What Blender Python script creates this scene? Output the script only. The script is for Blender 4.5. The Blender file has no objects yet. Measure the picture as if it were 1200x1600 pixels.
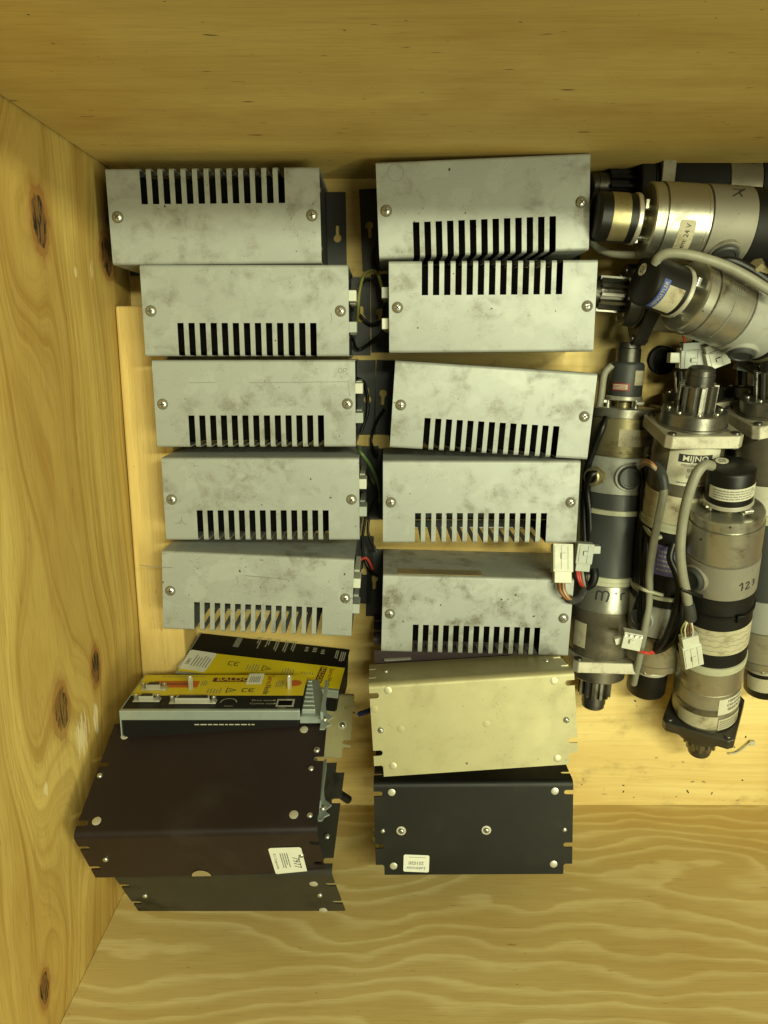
import bpy, bmesh, math, random
from mathutils import Vector, Matrix
PI = math.pi
rnd = random.Random(7)
S = bpy.context.scene
COL = S.collection

# ------------------------------------------------------------------ camera
FPX = 1150.0                                   # focal length in pixels of the 1200 x 1600 photograph
TILT = math.atan(245 / FPX)
cd = bpy.data.cameras.new('camera')
cam = bpy.data.objects.new('camera', cd); COL.objects.link(cam)
cam.location = (0, 0, 1.0)
cam.rotation_euler = (-TILT, 0, 0)
cd.sensor_fit = 'VERTICAL'; cd.sensor_height = 24.0; cd.lens = 24.0 * FPX / 1600
cd.clip_start = 0.02; cd.clip_end = 50
S.camera = cam

# ------------------------------------------------------------------ light of the room
w = bpy.data.worlds.new('World'); S.world = w; w.use_nodes = True
bg = w.node_tree.nodes['Background']
bg.inputs[0].default_value = (0.97, 1.0, 0.66, 1); bg.inputs[1].default_value = 0.012
def lamp(name, loc, rot, sx, sy, energy, col):
    ld = bpy.data.lights.new(name, 'AREA'); ld.shape = 'RECTANGLE'; ld.size = sx; ld.size_y = sy
    ld.energy = energy; ld.color = col
    o = bpy.data.objects.new(name, ld); COL.objects.link(o); o.location = loc; o.rotation_euler = rot
    return o
TUBE = (0.98, 1.0, 0.63)
lamp('ceiling_tube_lamp', (0.62, 0.47, 2.25), (math.radians(-14), math.radians(14), 0), 1.05, 0.12, 42, TUBE)
lamp('ceiling_tube_lamp', (0.95, -0.72, 2.20), (math.radians(17), math.radians(22), 0), 0.8, 0.5, 20, TUBE)
lamp('ceiling_tube_lamp', (1.20, -0.20, 2.0), (0, math.radians(32), 0), 0.12, 1.0, 17, TUBE)
S.view_settings.view_transform = 'Standard'; S.view_settings.look = 'None'
S.view_settings.exposure = 0.08; S.view_settings.gamma = 1.0

# ------------------------------------------------------------------ measuring helper: where a sight line meets a height or a plane
_c, _s = math.cos(TILT), math.sin(TILT)
CR, CU, CL = Vector((1, 0, 0)), Vector((0, _c, -_s)), Vector((0, -_s, -_c)); CO = Vector((0, 0, 1))
def ray(u, v): return CL + CR * ((u - 600) / FPX) - CU * ((v - 800) / FPX)
def at(u, v, z):
    d = ray(u, v); return CO + d * ((z - 1) / d.z)
def on_plane(u, v, M, ax=2, off=0.0):          # local point of frame M where local axis ax equals off
    I = M.inverted(); o = I @ CO; d = I.to_3x3() @ ray(u, v)
    return o + d * ((off - o[ax]) / d[ax])

# ------------------------------------------------------------------ node helper
class NT:
    def __init__(s, name):
        s.m = bpy.data.materials.new(name); s.m.use_nodes = True; s.t = s.m.node_tree; s.t.nodes.clear()
        s.out = s.t.nodes.new('ShaderNodeOutputMaterial'); s.b = s.t.nodes.new('ShaderNodeBsdfPrincipled')
        s.t.links.new(s.b.outputs[0], s.out.inputs[0])
    def set(s, inp, v):
        if isinstance(v, bpy.types.NodeSocket): s.t.links.new(v, inp)
        elif isinstance(v, (tuple, list)) and len(v) == 3 and inp.type == 'RGBA': inp.default_value = (*v, 1)
        else: inp.default_value = v
    def M(s, op, a, b=0.0, c=0.0, clamp=False):
        n = s.t.nodes.new('ShaderNodeMath'); n.operation = op; n.use_clamp = clamp
        for i, x in enumerate((a, b, c)): s.set(n.inputs[i], x)
        return n.outputs[0]
    def add(s, a, b): return s.M('ADD', a, b)
    def sub(s, a, b): return s.M('SUBTRACT', a, b)
    def mul(s, a, b): return s.M('MULTIPLY', a, b)
    def sm(s, x, lo, hi):                       # smooth 0..1 as x goes lo..hi (hi may be < lo)
        n = s.t.nodes.new('ShaderNodeMapRange'); n.interpolation_type = 'SMOOTHSTEP'
        if lo < hi: a, b, c, d = lo, hi, 0, 1
        else: a, b, c, d = hi, lo, 1, 0
        s.set(n.inputs[0], x); n.inputs[1].default_value = a; n.inputs[2].default_value = b
        n.inputs[3].default_value = c; n.inputs[4].default_value = d
        return n.outputs[0]
    def xyz(s, kind='Object'):
        n = s.t.nodes.new('ShaderNodeTexCoord'); sp = s.t.nodes.new('ShaderNodeSeparateXYZ')
        s.t.links.new(n.outputs[kind], sp.inputs[0]); return sp.outputs
    def comb(s, x, y, z):
        n = s.t.nodes.new('ShaderNodeCombineXYZ')
        for i, q in enumerate((x, y, z)): s.set(n.inputs[i], q)
        return n.outputs[0]
    def rand(s): return s.t.nodes.new('ShaderNodeObjectInfo').outputs['Random']
    def noise(s, vec, scale=1.0, detail=2.0, rough=0.5, w=None, dist=0.0):
        n = s.t.nodes.new('ShaderNodeTexNoise')
        if w is not None: n.noise_dimensions = '4D'; s.set(n.inputs['W'], w)
        s.set(n.inputs['Vector'], vec); n.inputs['Scale'].default_value = scale; n.inputs['Detail'].default_value = detail
        n.inputs['Roughness'].default_value = rough; n.inputs['Distortion'].default_value = dist
        return n.outputs[0]
    def vor(s, vec, scale, w=None):
        n = s.t.nodes.new('ShaderNodeTexVoronoi')
        if w is not None: n.voronoi_dimensions = '4D'; s.set(n.inputs['W'], w)
        s.set(n.inputs['Vector'], vec); n.inputs['Scale'].default_value = scale; return n.outputs[0]
    def mix(s, f, a, b):
        n = s.t.nodes.new('ShaderNodeMix'); n.data_type = 'RGBA'
        s.set(n.inputs[0], f); s.set(n.inputs[6], a); s.set(n.inputs[7], b); return n.outputs[2]
    def bump(s, h, strength=0.3, dist=0.001):
        n = s.t.nodes.new('ShaderNodeBump'); n.inputs['Strength'].default_value = strength; n.inputs['Distance'].default_value = dist
        s.set(n.inputs['Height'], h); s.t.links.new(n.outputs[0], s.b.inputs['Normal'])
    def fin(s, col, rough=0.5, metal=0.0, spec=0.5):
        s.set(s.b.inputs['Base Color'], col); s.set(s.b.inputs['Roughness'], rough); s.set(s.b.inputs['Metallic'], metal)
        s.b.inputs['Specular IOR Level'].default_value = spec
        return s.m

def wood(name, au, av, light, dark, freq, warp, knots=(), streak=0.5, fleck=0.3, tears=(), seed=0.0, wave=0.0, stain=0.0, blotch=0.30, finel=0.42):
    """plywood face: au = axis index along the grain, av = across; knots = (u, v, half u, half v, core strength, bulge)"""
    n = NT(name); X = n.xyz(); u, v = X[au], X[av]
    base = n.comb(n.mul(u, 2.2), n.mul(v, 7.0), seed)
    f = n.add(v, n.mul(n.sub(n.noise(base, 1.0, 2.0, 0.5), 0.5), warp))
    core = ring = None
    for ku, kv, su, sv, strength, bulge in knots:
        du, dv = n.sub(u, ku), n.sub(v, kv)
        q = n.add(n.mul(n.mul(du, du), 1 / (su * 3.2) ** 2), n.mul(n.mul(dv, dv), 1 / (sv * 4.0) ** 2))
        g = n.M('EXPONENT', n.mul(q, -1.0))
        f = n.sub(f, n.mul(n.mul(dv, g), bulge))
        if strength > 0:
            wob = n.mul(n.sub(n.noise(n.comb(n.mul(u, 90), n.mul(v, 90), ku), 1.0, 2.0), 0.5), 0.5)
            r = n.add(n.M('SQRT', n.add(n.mul(n.mul(du, du), 1 / su ** 2), n.mul(n.mul(dv, dv), 1 / sv ** 2))), wob)
            c = n.mul(n.sm(r, 0.68, 0.60), strength); rr = n.mul(n.M('MAXIMUM', n.mul(n.sm(r, 1.35, 0.75), 0.6), n.mul(n.sm(r, 0.95, 0.88), 0.9)), strength)
            core = c if core is None else n.M('MAXIMUM', core, c)
            ring = rr if ring is None else n.M('MAXIMUM', ring, rr)
    bands = n.noise(n.comb(n.mul(u, 0.9), n.mul(f, freq), seed + 3.1), 1.0, 3.0, 0.55)
    fine = n.noise(n.comb(n.mul(u, 2.0), n.mul(f, freq * 9.0), seed + 7.7), 1.0, 4.0, 0.68)
    t = n.add(n.mul(n.sm(bands, 0.32, 0.66), 0.68), n.mul(n.sm(fine, 0.42, 0.66), finel))
    if wave > 0:                                  # cathedral figure: saw-shaped growth lines
        big = n.noise(n.comb(n.mul(u, 3.2), n.mul(v, 5.2), seed + 4.4), 1.0, 2.5, 0.5)
        jit = n.noise(n.comb(n.mul(u, 9), n.mul(v, 40), seed + 6.1), 1.0, 3.0, 0.6)
        ph = n.M('FRACT', n.add(n.mul(f, wave), n.add(n.mul(big, 8.5), n.mul(jit, 0.75))))
        line = n.mul(n.sm(ph, 0.0, 0.45), n.sm(ph, 1.0, 0.84))
        t = n.add(n.mul(t, 0.30), n.mul(line, 0.72))
    fib = n.noise(n.comb(n.mul(u, 16), n.mul(v, 520), seed), 1.0, 3.0, 0.7)
    pore = n.sm(n.noise(n.comb(n.mul(u, 30), n.mul(v, 900), seed + 1.3), 1.0, 1.0, 0.5), 0.62, 0.72)
    blot = n.noise(n.comb(n.mul(u, 5), n.mul(v, 9), seed + 9), 1.0, 3.0, 0.6)
    col = n.mix(t, light, dark)
    col = n.mix(n.mul(n.sm(fib, 0.42, 0.75), streak), col, tuple(c * 0.62 for c in dark))
    col = n.mix(n.mul(n.sm(blot, 0.45, 0.72), blotch), col, tuple(c * k for c, k in zip(dark, (0.85, 0.75, 0.62))))
    col = n.mix(n.mul(pore, streak * 0.75), col, tuple(c * 0.5 for c in dark))
    fl = n.sm(n.noise(n.comb(n.mul(u, 38), n.mul(v, 190), seed + 5), 1.0, 2.0, 0.5), 0.70, 0.78)
    col = n.mix(n.mul(fl, fleck), col, (0.05, 0.028, 0.01))
    dot = n.sm(n.noise(n.comb(n.mul(u, 170), n.mul(v, 260), seed + 2), 1.0, 1.0, 0.5), 0.76, 0.82)
    col = n.mix(n.mul(dot, fleck * 1.3), col, (0.04, 0.025, 0.012))
    if stain > 0:
        gr = n.sm(n.noise(n.comb(n.mul(u, 16), n.mul(v, 22), seed + 21), 1.0, 4.0, 0.65), 0.55, 0.72)
        col = n.mix(n.mul(gr, stain), col, (0.10, 0.075, 0.035))
    if ring is not None:
        col = n.mix(n.mul(ring, 0.85), col, (0.25, 0.105, 0.024))
        kn = n.noise(n.comb(n.mul(u, 150), n.mul(v, 260), 4), 1.0, 2.0)
        crack = n.sm(n.noise(n.comb(n.mul(u, 45), n.mul(v, 300), 14), 1.0, 2.0, 0.6), 0.50, 0.58)
        col = n.mix(n.mul(core, n.add(0.25, n.mul(kn, 0.55))), col, (0.07, 0.038, 0.016))
        col = n.mix(n.mul(core, crack), col, (0.022, 0.014, 0.008))
    for tu, tv, su, sv in tears:                   # torn veneer: bare pale fibres
        du, dv = n.mul(n.sub(u, tu), 1 / su), n.mul(n.sub(v, tv), 1 / sv)
        r = n.add(n.M('SQRT', n.add(n.mul(du, du), n.mul(dv, dv))), n.mul(n.sub(n.noise(n.comb(n.mul(u, 30), n.mul(v, 190), tu), 1.0, 3.0, 0.7), 0.5), 2.6))
        col = n.mix(n.mul(n.mul(n.sm(r, 0.95, 0.65), n.sm(fib, 0.30, 0.55)), 0.75), col, (0.76, 0.67, 0.44))
    n.bump(n.add(n.mul(fib, 0.7), n.mul(t, 0.5)), 0.25, 0.0006)
    return n.fin(col, n.add(0.55, n.mul(blot, 0.2)), 0.0, 0.25)

KD = 0.80                                     # darkens painted and plain finishes evenly, balanced against the exposure
def paint(name, base, dirt, dirt_amt=0.5, rough=0.45, metal=0.0, scale=22.0, scuff=0.25, spec=0.5, bump=0.0, spots=0.4):
    """sheet-metal finish with smudges, rubbed patches, specks and fine scratches; each copy gets its own"""
    base = tuple(c * KD for c in base); dirt = tuple(c * KD for c in dirt)
    n = NT(name); X = n.xyz(); P = n.comb(X[0], X[1], X[2]); r = n.mul(n.rand(), 37.0)
    a = n.noise(P, scale, 4.0, 0.62, w=r, dist=0.4); b = n.noise(P, scale * 0.32, 2.0, 0.5, w=n.add(r, 5.0))
    sm_ = n.add(n.mul(n.sm(a, 0.46, 0.66), n.sm(b, 0.40, 0.60)), n.mul(n.sm(a, 0.60, 0.64), 0.22))
    col = n.mix(n.mul(sm_, dirt_amt), base, dirt)
    c2 = n.noise(P, scale * 1.1, 3.0, 0.5, w=n.add(r, 11.0))
    col = n.mix(n.mul(n.sm(c2, 0.54, 0.60), scuff), col, tuple(min(1, c * 1.28) for c in base))
    e = n.noise(P, scale * 14, 2.0, 0.6, w=n.add(r, 3.0))
    col = n.mix(n.mul(n.mul(n.sm(e, 0.60, 0.70), n.sm(a, 0.42, 0.65)), spots), col, tuple(c * 0.45 for c in dirt))
    sm2 = n.noise(n.comb(n.mul(X[0], scale * 0.7), n.mul(n.add(X[1], n.mul(X[0], -0.5)), scale * 3.2), n.mul(X[2], scale)), 1.0, 3.0, 0.65, w=n.add(r, 23.0), dist=0.6)
    col = n.mix(n.mul(n.sm(sm2, 0.56, 0.62), scuff * 0.45), col, tuple(c * 0.72 for c in base))
    sp = n.noise(P, scale * 6.0, 0.0, 0.5, w=n.add(r, 19.0))
    col = n.mix(n.mul(n.sm(sp, 0.83, 0.86), spots * 1.4), col, (0.03, 0.025, 0.018))
    sc = n.noise(n.comb(n.mul(X[0], 9), n.mul(n.add(X[1], n.mul(X[0], 0.35)), 210), n.mul(X[2], 60)), 1.0, 1.0, 0.5, w=n.add(r, 7.0))
    col = n.mix(n.mul(n.sm(sc, 0.74, 0.79), scuff * 0.9), col, tuple(c * 0.6 for c in base))
    if bump > 0: n.bump(n.noise(P, 900, 1.0, 0.5), bump, 0.0003)
    return n.fin(col, n.add(rough - 0.08, n.mul(a, 0.25)), metal, spec)

def plain(name, col, rough=0.5, metal=0.0, spec=0.5, var=0.25, scale=60):
    col = tuple(c * KD for c in col)
    n = NT(name); X = n.xyz(); P = n.comb(X[0], X[1], X[2])
    a = n.noise(P, scale, 3.0, 0.6, w=n.mul(n.rand(), 20))
    c = n.mix(n.mul(n.sm(a, 0.35, 0.75), var), col, tuple(q * 0.55 for q in col))
    return n.fin(c, n.add(rough - 0.06, n.mul(a, 0.14)), metal, spec)

MT = {}
MT['grey_paint'] = paint('grey_paint', (0.372, 0.392, 0.372), (0.19, 0.182, 0.145), 0.55, 0.42, 0.15, 38, 0.24, spec=0.4, spots=0.7)
MT['base_steel'] = paint('base_steel', (0.045, 0.048, 0.050), (0.05, 0.05, 0.045), 0.5, 0.5, 0.4, 18, 0.25)
MT['gold_steel'] = paint('gold_steel', (0.40, 0.365, 0.20), (0.28, 0.245, 0.125), 0.35, 0.46, 0.38, 22, 0.14, spots=0.5)
MT['black_anod'] = paint('black_anod', (0.0062, 0.0063, 0.0048), (0.027, 0.0255, 0.020), 0.6, 0.46, 0.0, 16, 0.40, bump=0.08, spots=0.1, spec=0.34)
MT['brown_anod'] = paint('brown_anod', (0.0140, 0.0080, 0.0092), (0.034, 0.025, 0.021), 0.6, 0.42, 0.0, 14, 0.3, bump=0.08, spots=0.1, spec=0.40)
MT['olive_anod'] = paint('olive_anod', (0.030, 0.028, 0.021), (0.006, 0.0055, 0.0045), 0.9, 0.45, 0.0, 24, 0.35, bump=0.08, spots=0.1, spec=0.4)
MT['purple_anod'] = paint('purple_anod', (0.045, 0.026, 0.030), (0.022, 0.016, 0.016), 0.5, 0.5, 0.1, 14, 0.2)
MT['zinc'] = plain('zinc_plated', (0.62, 0.62, 0.55), 0.32, 0.85)
MT['galv'] = plain('galvanised', (0.40, 0.46, 0.43), 0.42, 0.55, var=0.35)
MT['rivet'] = plain('rivet_metal', (0.72, 0.70, 0.60), 0.38, 0.6)
MT['grime'] = plain('grime', (0.15, 0.142, 0.105), 0.7)
MT['rivet_gold'] = plain('rivet_gold', (0.50, 0.47, 0.30), 0.4, 0.45)
MT['recess'] = plain('recess_dark', (0.045, 0.04, 0.032), 0.6)
MT['black'] = plain('black_plastic', (0.006, 0.006, 0.0055), 0.42, spec=0.35)
MT['rubber'] = plain('black_rubber', (0.005, 0.005, 0.005), 0.5, spec=0.25)
MT['stator'] = paint('stator_paint', (0.046, 0.050, 0.049), (0.018, 0.018, 0.016), 0.5, 0.45, 0.0, 20, 0.12, bump=0.1, spots=0.15)
MT['stator_black'] = paint('stator_black', (0.0065, 0.0065, 0.0058), (0.014, 0.0125, 0.009), 0.5, 0.55, 0.0, 20, 0.12, bump=0.1, spots=0.15, spec=0.28)
MT['alu'] = paint('aluminium', (0.55, 0.54, 0.46), (0.17, 0.145, 0.09), 0.85, 0.30, 0.85, 30, 0.25, spots=0.6)
MT['alu_dirty'] = paint('aluminium_dirty', (0.40, 0.37, 0.28), (0.12, 0.10, 0.06), 0.75, 0.42, 0.6, 30, 0.3, spots=0.7)
MT['brass'] = paint('brass_tinted', (0.42, 0.365, 0.20), (0.17, 0.13, 0.06), 0.75, 0.34, 0.75, 26, 0.2)
MT['terminal'] = paint('terminal_grey', (0.36, 0.365, 0.325), (0.16, 0.145, 0.11), 0.6, 0.5, 0.15, 30, 0.2)
MT['terminal_tan'] = paint('terminal_tan', (0.255, 0.238, 0.19), (0.11, 0.095, 0.065), 0.7, 0.5, 0.15, 30, 0.25)
MT['gearbox'] = paint('gearbox_metal', (0.20, 0.178, 0.13), (0.06, 0.05, 0.032), 0.75, 0.38, 0.6, 30, 0.25, spots=0.7)
MT['castface'] = paint('milled_flange', (0.52, 0.49, 0.38), (0.10, 0.082, 0.05), 0.85, 0.40, 0.45, 38, 0.3, spots=1.0)
MT['steel_dark'] = paint('oily_steel', (0.13, 0.125, 0.11), (0.04, 0.035, 0.028), 0.6, 0.34, 0.85, 40, 0.3)
MT['steel'] = paint('gear_steel', (0.30, 0.29, 0.25), (0.05, 0.044, 0.032), 0.8, 0.30, 0.9, 40, 0.3)
MT['paper'] = paint('paper_label', (0.62, 0.60, 0.48), (0.48, 0.42, 0.26), 0.45, 0.6, 0, 40, 0.1, spots=0.2)
MT['paper_dirty'] = paint('aged_label', (0.50, 0.46, 0.32), (0.20, 0.15, 0.075), 0.9, 0.6, 0, 40, 0.2, spots=0.8)
MT['paper_white'] = plain('white_label', (0.76, 0.765, 0.68), 0.5, var=0.1)
MT['ink'] = plain('black_ink', (0.022, 0.022, 0.025), 0.6, var=0.1)
MT['ink_grey'] = plain('grey_print', (0.20, 0.20, 0.17), 0.6, var=0.2)
MT['ink_white'] = plain('white_print', (0.42, 0.40, 0.32), 0.6, var=0.2)
MT['ink_red'] = plain('red_print', (0.34, 0.035, 0.02), 0.5, var=0.1)
MT['ink_blue'] = plain('blue_ink', (0.10, 0.12, 0.24), 0.6, var=0.1)
MT['maroon'] = plain('maroon_print', (0.115, 0.020, 0.012), 0.5, var=0.1)
MT['orange'] = plain('orange_print', (0.55, 0.13, 0.015), 0.5, var=0.25)
MT['yellow'] = plain('yellow_print', (0.70, 0.55, 0.012), 0.42, var=0.12, scale=14)
MT['panel_black'] = plain('black_print', (0.005, 0.0048, 0.0045), 0.5, var=0.1, spec=0.22)
MT['nylon'] = plain('nylon_white', (0.64, 0.65, 0.55), 0.45, var=0.25)
MT['nylon_grey'] = plain('nylon_grey', (0.42, 0.45, 0.40), 0.45, var=0.35)
MT['tie'] = plain('tie_nylon', (0.50, 0.50, 0.36), 0.45, var=0.3)
MT['cable_grey'] = plain('grey_cable', (0.27, 0.265, 0.20), 0.5, var=0.35, scale=90)
MT['cable_black'] = plain('black_cable', (0.006, 0.006, 0.006), 0.38, spec=0.35)
MT['wire_red'] = plain('red_wire', (0.52, 0.05, 0.035), 0.45)
MT['wire_orange'] = plain('orange_wire', (0.50, 0.20, 0.06), 0.45)
MT['wire_white'] = plain('white_wire', (0.66, 0.62, 0.46), 0.45)
MT['wire_green'] = plain('green_wire', (0.075, 0.13, 0.04), 0.45)
MT['wire_yellow'] = plain('yellow_green_wire', (0.25, 0.25, 0.06), 0.45)
MT['wire_brown'] = plain('brown_wire', (0.14, 0.07, 0.03), 0.45)
MT['blue'] = plain('blue_crimp', (0.035, 0.055, 0.26), 0.4)
MT['purple_label'] = plain('violet_label', (0.16, 0.14, 0.36), 0.5, var=0.3)
MT['blue_label'] = plain('blue_label', (0.05, 0.08, 0.30), 0.45, var=0.3)
MT['board'] = plain('circuit_board', (0.035, 0.034, 0.016), 0.6)
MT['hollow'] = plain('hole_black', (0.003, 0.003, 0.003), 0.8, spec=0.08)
MT['kraft'] = plain('kraft_label', (0.33, 0.255, 0.12), 0.6)

# ------------------------------------------------------------------ mesh helpers
def new_obj(name, me, mats, parent=None, smooth=None):
    o = bpy.data.objects.new(name, me); COL.objects.link(o)
    if len(me.materials) == 0:
        for m in (mats if isinstance(mats, (list, tuple)) else [mats]): me.materials.append(MT[m] if isinstance(m, str) else m)
    if smooth is not None:
        for p in me.polygons: p.use_smooth = True
        me.set_sharp_from_angle(angle=math.radians(smooth))
    if parent is not None: o.parent = parent
    return o
def bm_obj(name, bm, mats, parent=None, smooth=None, recalc=True):
    if recalc: bmesh.ops.recalc_face_normals(bm, faces=bm.faces)
    me = bpy.data.meshes.new(name); bm.to_mesh(me); bm.free()
    return new_obj(name, me, mats, parent, smooth)
def raw(name, vs, fs, mats, parent=None, smooth=None):
    me = bpy.data.meshes.new(name); me.from_pydata([tuple(v) for v in vs], [], fs); me.update()
    return new_obj(name, me, mats, parent, smooth)
def at_loc(o, loc, rot=None):
    o.location = loc
    if rot is not None: o.rotation_euler = rot
    return o
def thing(name, label, cat, M, group=None):
    o = bpy.data.objects.new(name, None); COL.objects.link(o); o.empty_display_size = 0.02
    o.matrix_world = M; tag(o, label, cat, group); return o
def tag(o, label, cat, group=None):
    o['label'] = label; o['category'] = cat
    if group: o['group'] = group
    return o
def box(bm, lo, hi, mi=0, bev=0.0):
    r = bmesh.ops.create_cube(bm, size=1.0)
    c = [(a + b) / 2 for a, b in zip(lo, hi)]; d = [b - a for a, b in zip(lo, hi)]
    for v in r['verts']: v.co = Vector((c[i] + v.co[i] * d[i] for i in range(3)))
    fs = {f for v in r['verts'] for f in v.link_faces}
    for f in fs: f.material_index = mi
    if bev > 0:
        es = {e for f in fs for e in f.edges}
        g = bmesh.ops.bevel(bm, geom=list(es), offset=bev, segments=2, affect='EDGES', profile=0.5)
        for f in g['faces']: f.material_index = mi
    return r['verts']
def lathe(bm, prof, n=40, axis='x', mi=0, c=(0, 0), cap=True):
    """prof = [(s, r)]; surface of revolution about the local x (or z) axis"""
    rings = []
    for s, r in prof:
        ring = []
        for k in range(n):
            a = 2 * PI * k / n; p = (c[0] + r * math.sin(a), c[1] + r * math.cos(a))
            ring.append(bm.verts.new((s, p[0], p[1]) if axis == 'x' else (p[0], p[1], s)))
        rings.append(ring)
    for A, B in zip(rings, rings[1:]):
        for k in range(n):
            f = bm.faces.new((A[k], A[(k + 1) % n], B[(k + 1) % n], B[k])); f.material_index = mi
    if cap:
        for ring in (rings[0], rings[-1]):
            f = bm.faces.new(ring); f.material_index = mi
def prism(bm, pts, z0, z1, mi=0):
    a = [bm.verts.new((x, y, z0)) for x, y in pts]; b = [bm.verts.new((x, y, z1)) for x, y in pts]; n = len(pts)
    bm.faces.new(a).material_index = mi; bm.faces.new(b).material_index = mi
    for i in range(n): bm.faces.new((a[i], a[(i + 1) % n], b[(i + 1) % n], b[i])).material_index = mi
def plate_holes(bm, outer, holes, z0, z1):
    """flat plate with holes: fill the outline, then give it thickness"""
    es = []
    for loop in [outer] + list(holes):
        vs = [bm.verts.new((x, y, z0)) for x, y in loop]
        es += [bm.edges.new((vs[i], vs[(i + 1) % len(vs)])) for i in range(len(vs))]
    g = bmesh.ops.triangle_fill(bm, use_beauty=True, use_dissolve=False, edges=es)
    fs = [f for f in g['geom'] if isinstance(f, bmesh.types.BMFace)]
    e = bmesh.ops.extrude_face_region(bm, geom=fs)
    for v in e['geom']:
        if isinstance(v, bmesh.types.BMVert): v.co.z = z1
def circ(cx, cy, r, n=16, a0=0): return [(cx + r * math.cos(a0 + 2 * PI * k / n), cy + r * math.sin(a0 + 2 * PI * k / n)) for k in range(n)]
def spline(pts, n=10):
    P = [Vector(p) for p in pts]; P = [P[0] * 2 - P[1]] + P + [P[-1] * 2 - P[-2]]; out = []
    for i in range(1, len(P) - 2):
        a, b, c, d = P[i - 1:i + 3]
        for k in range(n):
            t = k / n
            out.append(0.5 * ((2 * b) + (c - a) * t + (2 * a - 5 * b + 4 * c - d) * t * t + (3 * b - a - 3 * c + d) * t ** 3))
    out.append(P[-2]); return out
def tube(bm, pts, r, n=10, mi=0, sp=8):
    Q = spline(pts, sp) if sp else [Vector(p) for p in pts]
    up = Vector((0.123, 0.3, 1)); rings = []
    for i, q in enumerate(Q):
        t = (Q[min(i + 1, len(Q) - 1)] - Q[max(i - 1, 0)]).normalized()
        a = up - t * up.dot(t); a.normalize(); b = t.cross(a); up = a
        rings.append([bm.verts.new(q + (a * math.cos(2 * PI * k / n) + b * math.sin(2 * PI * k / n)) * r) for k in range(n)])
    for A, B in zip(rings, rings[1:]):
        for k in range(n): bm.faces.new((A[k], A[(k + 1) % n], B[(k + 1) % n], B[k])).material_index = mi
    bm.faces.new(rings[0]).material_index = mi; bm.faces.new(rings[-1]).material_index = mi
def frame(origin, x, y):
    x = Vector(x).normalized(); z = x.cross(Vector(y)).normalized(); y = z.cross(x)
    return Matrix(((x.x, y.x, z.x, origin[0]), (x.y, y.y, z.y, origin[1]), (x.z, y.z, z.z, origin[2]), (0, 0, 0, 1)))
_font = {}
def text_data(body, size, bold=False, shear=0.0, sx=1.0):
    """verts and faces of a line of lettering, centred on the origin in the local xy plane"""
    cu = bpy.data.curves.new('lettering', 'FONT'); cu.body = body; cu.size = size; cu.align_x = 'CENTER'; cu.align_y = 'CENTER'
    cu.shear = shear; cu.resolution_u = 2
    if bold: cu.offset = size * 0.009
    o = bpy.data.objects.new('lettering', cu); COL.objects.link(o)
    dg = bpy.context.evaluated_depsgraph_get(); me = o.evaluated_get(dg).to_mesh()
    vs = [(v.co.x * sx, v.co.y, 0.0) for v in me.vertices]; fs = [tuple(p.vertices) for p in me.polygons]
    o.evaluated_get(dg).to_mesh_clear(); bpy.data.objects.remove(o); bpy.data.curves.remove(cu)
    return vs, fs
def stroke_data(lines, wd):
    """hand-written strokes: flat ribbons in the xy plane"""
    vs, fs = [], []
    for ln in lines:
        Q = spline([(x, y, 0) for x, y in ln], 5) if len(ln) > 2 else [Vector((x, y, 0)) for x, y in ln]
        b = len(vs)
        for i, q in enumerate(Q):
            t = (Q[min(i + 1, len(Q) - 1)] - Q[max(i - 1, 0)]).normalized(); nrm = Vector((-t.y, t.x, 0)) * wd / 2
            vs += [tuple(q + nrm), tuple(q - nrm)]
        for i in range(len(Q) - 1): fs.append((b + 2 * i, b + 2 * i + 1, b + 2 * i + 3, b + 2 * i + 2))
    return vs, fs
def greek(wd, ht, rows, seed=1, fill=0.8, thick=0.5):
    """rows of print too small to read: broken bars"""
    r = random.Random(seed); vs, fs = [], []
    for i in range(rows):
        y = ht / 2 - ht * (i + 0.5) / rows; th = ht / rows * thick; x = -wd / 2; end = -wd / 2 + wd * (fill + (1 - fill) * r.random())
        while x < end:
            l = wd * (0.03 + 0.07 * r.random()); b = len(vs)
            vs += [(x, y - th / 2, 0), (min(x + l, end), y - th / 2, 0), (min(x + l, end), y + th / 2, 0), (x, y + th / 2, 0)]
            fs.append((b, b + 1, b + 2, b + 3)); x += l + wd * 0.018
    return vs, fs
def merge(*ds):
    vs, fs = [], []
    for v, f in ds:
        b = len(vs); vs += v; fs += [tuple(i + b for i in q) for q in f]
    return vs, fs
def xf(d, dx=0, dy=0, rot=0, s=1.0):
    c_, s_ = math.cos(rot), math.sin(rot)
    return [((x * c_ - y * s_) * s + dx, (x * s_ + y * c_) * s + dy, z) for x, y, z in d[0]], d[1]
def flat(name, d, M, mat, parent, lift=0.0):
    """put flat print data on a plane: M maps local xy(z) into the parent's space"""
    vs = [M @ Vector((x, y, z + lift)) for x, y, z in d[0]]
    return raw(name, vs, d[1], mat, parent)
def wrap(name, d, R, s0, phi0, mat, parent, lift=0.0005, turn=0.0):
    """print on a cylinder about x: data x -> around (clockwise seen from +x), data y -> along -x; turn rotates the print"""
    vs = []
    c_, s_ = math.cos(turn), math.sin(turn)
    for x, y, z in d[0]:
        X, Y = x * c_ - y * s_, x * s_ + y * c_
        p = phi0 + X / R; vs.append((s0 - Y, (R + lift) * math.sin(p), (R + lift) * math.cos(p)))
    return raw(name, vs, d[1], mat, parent)
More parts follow.
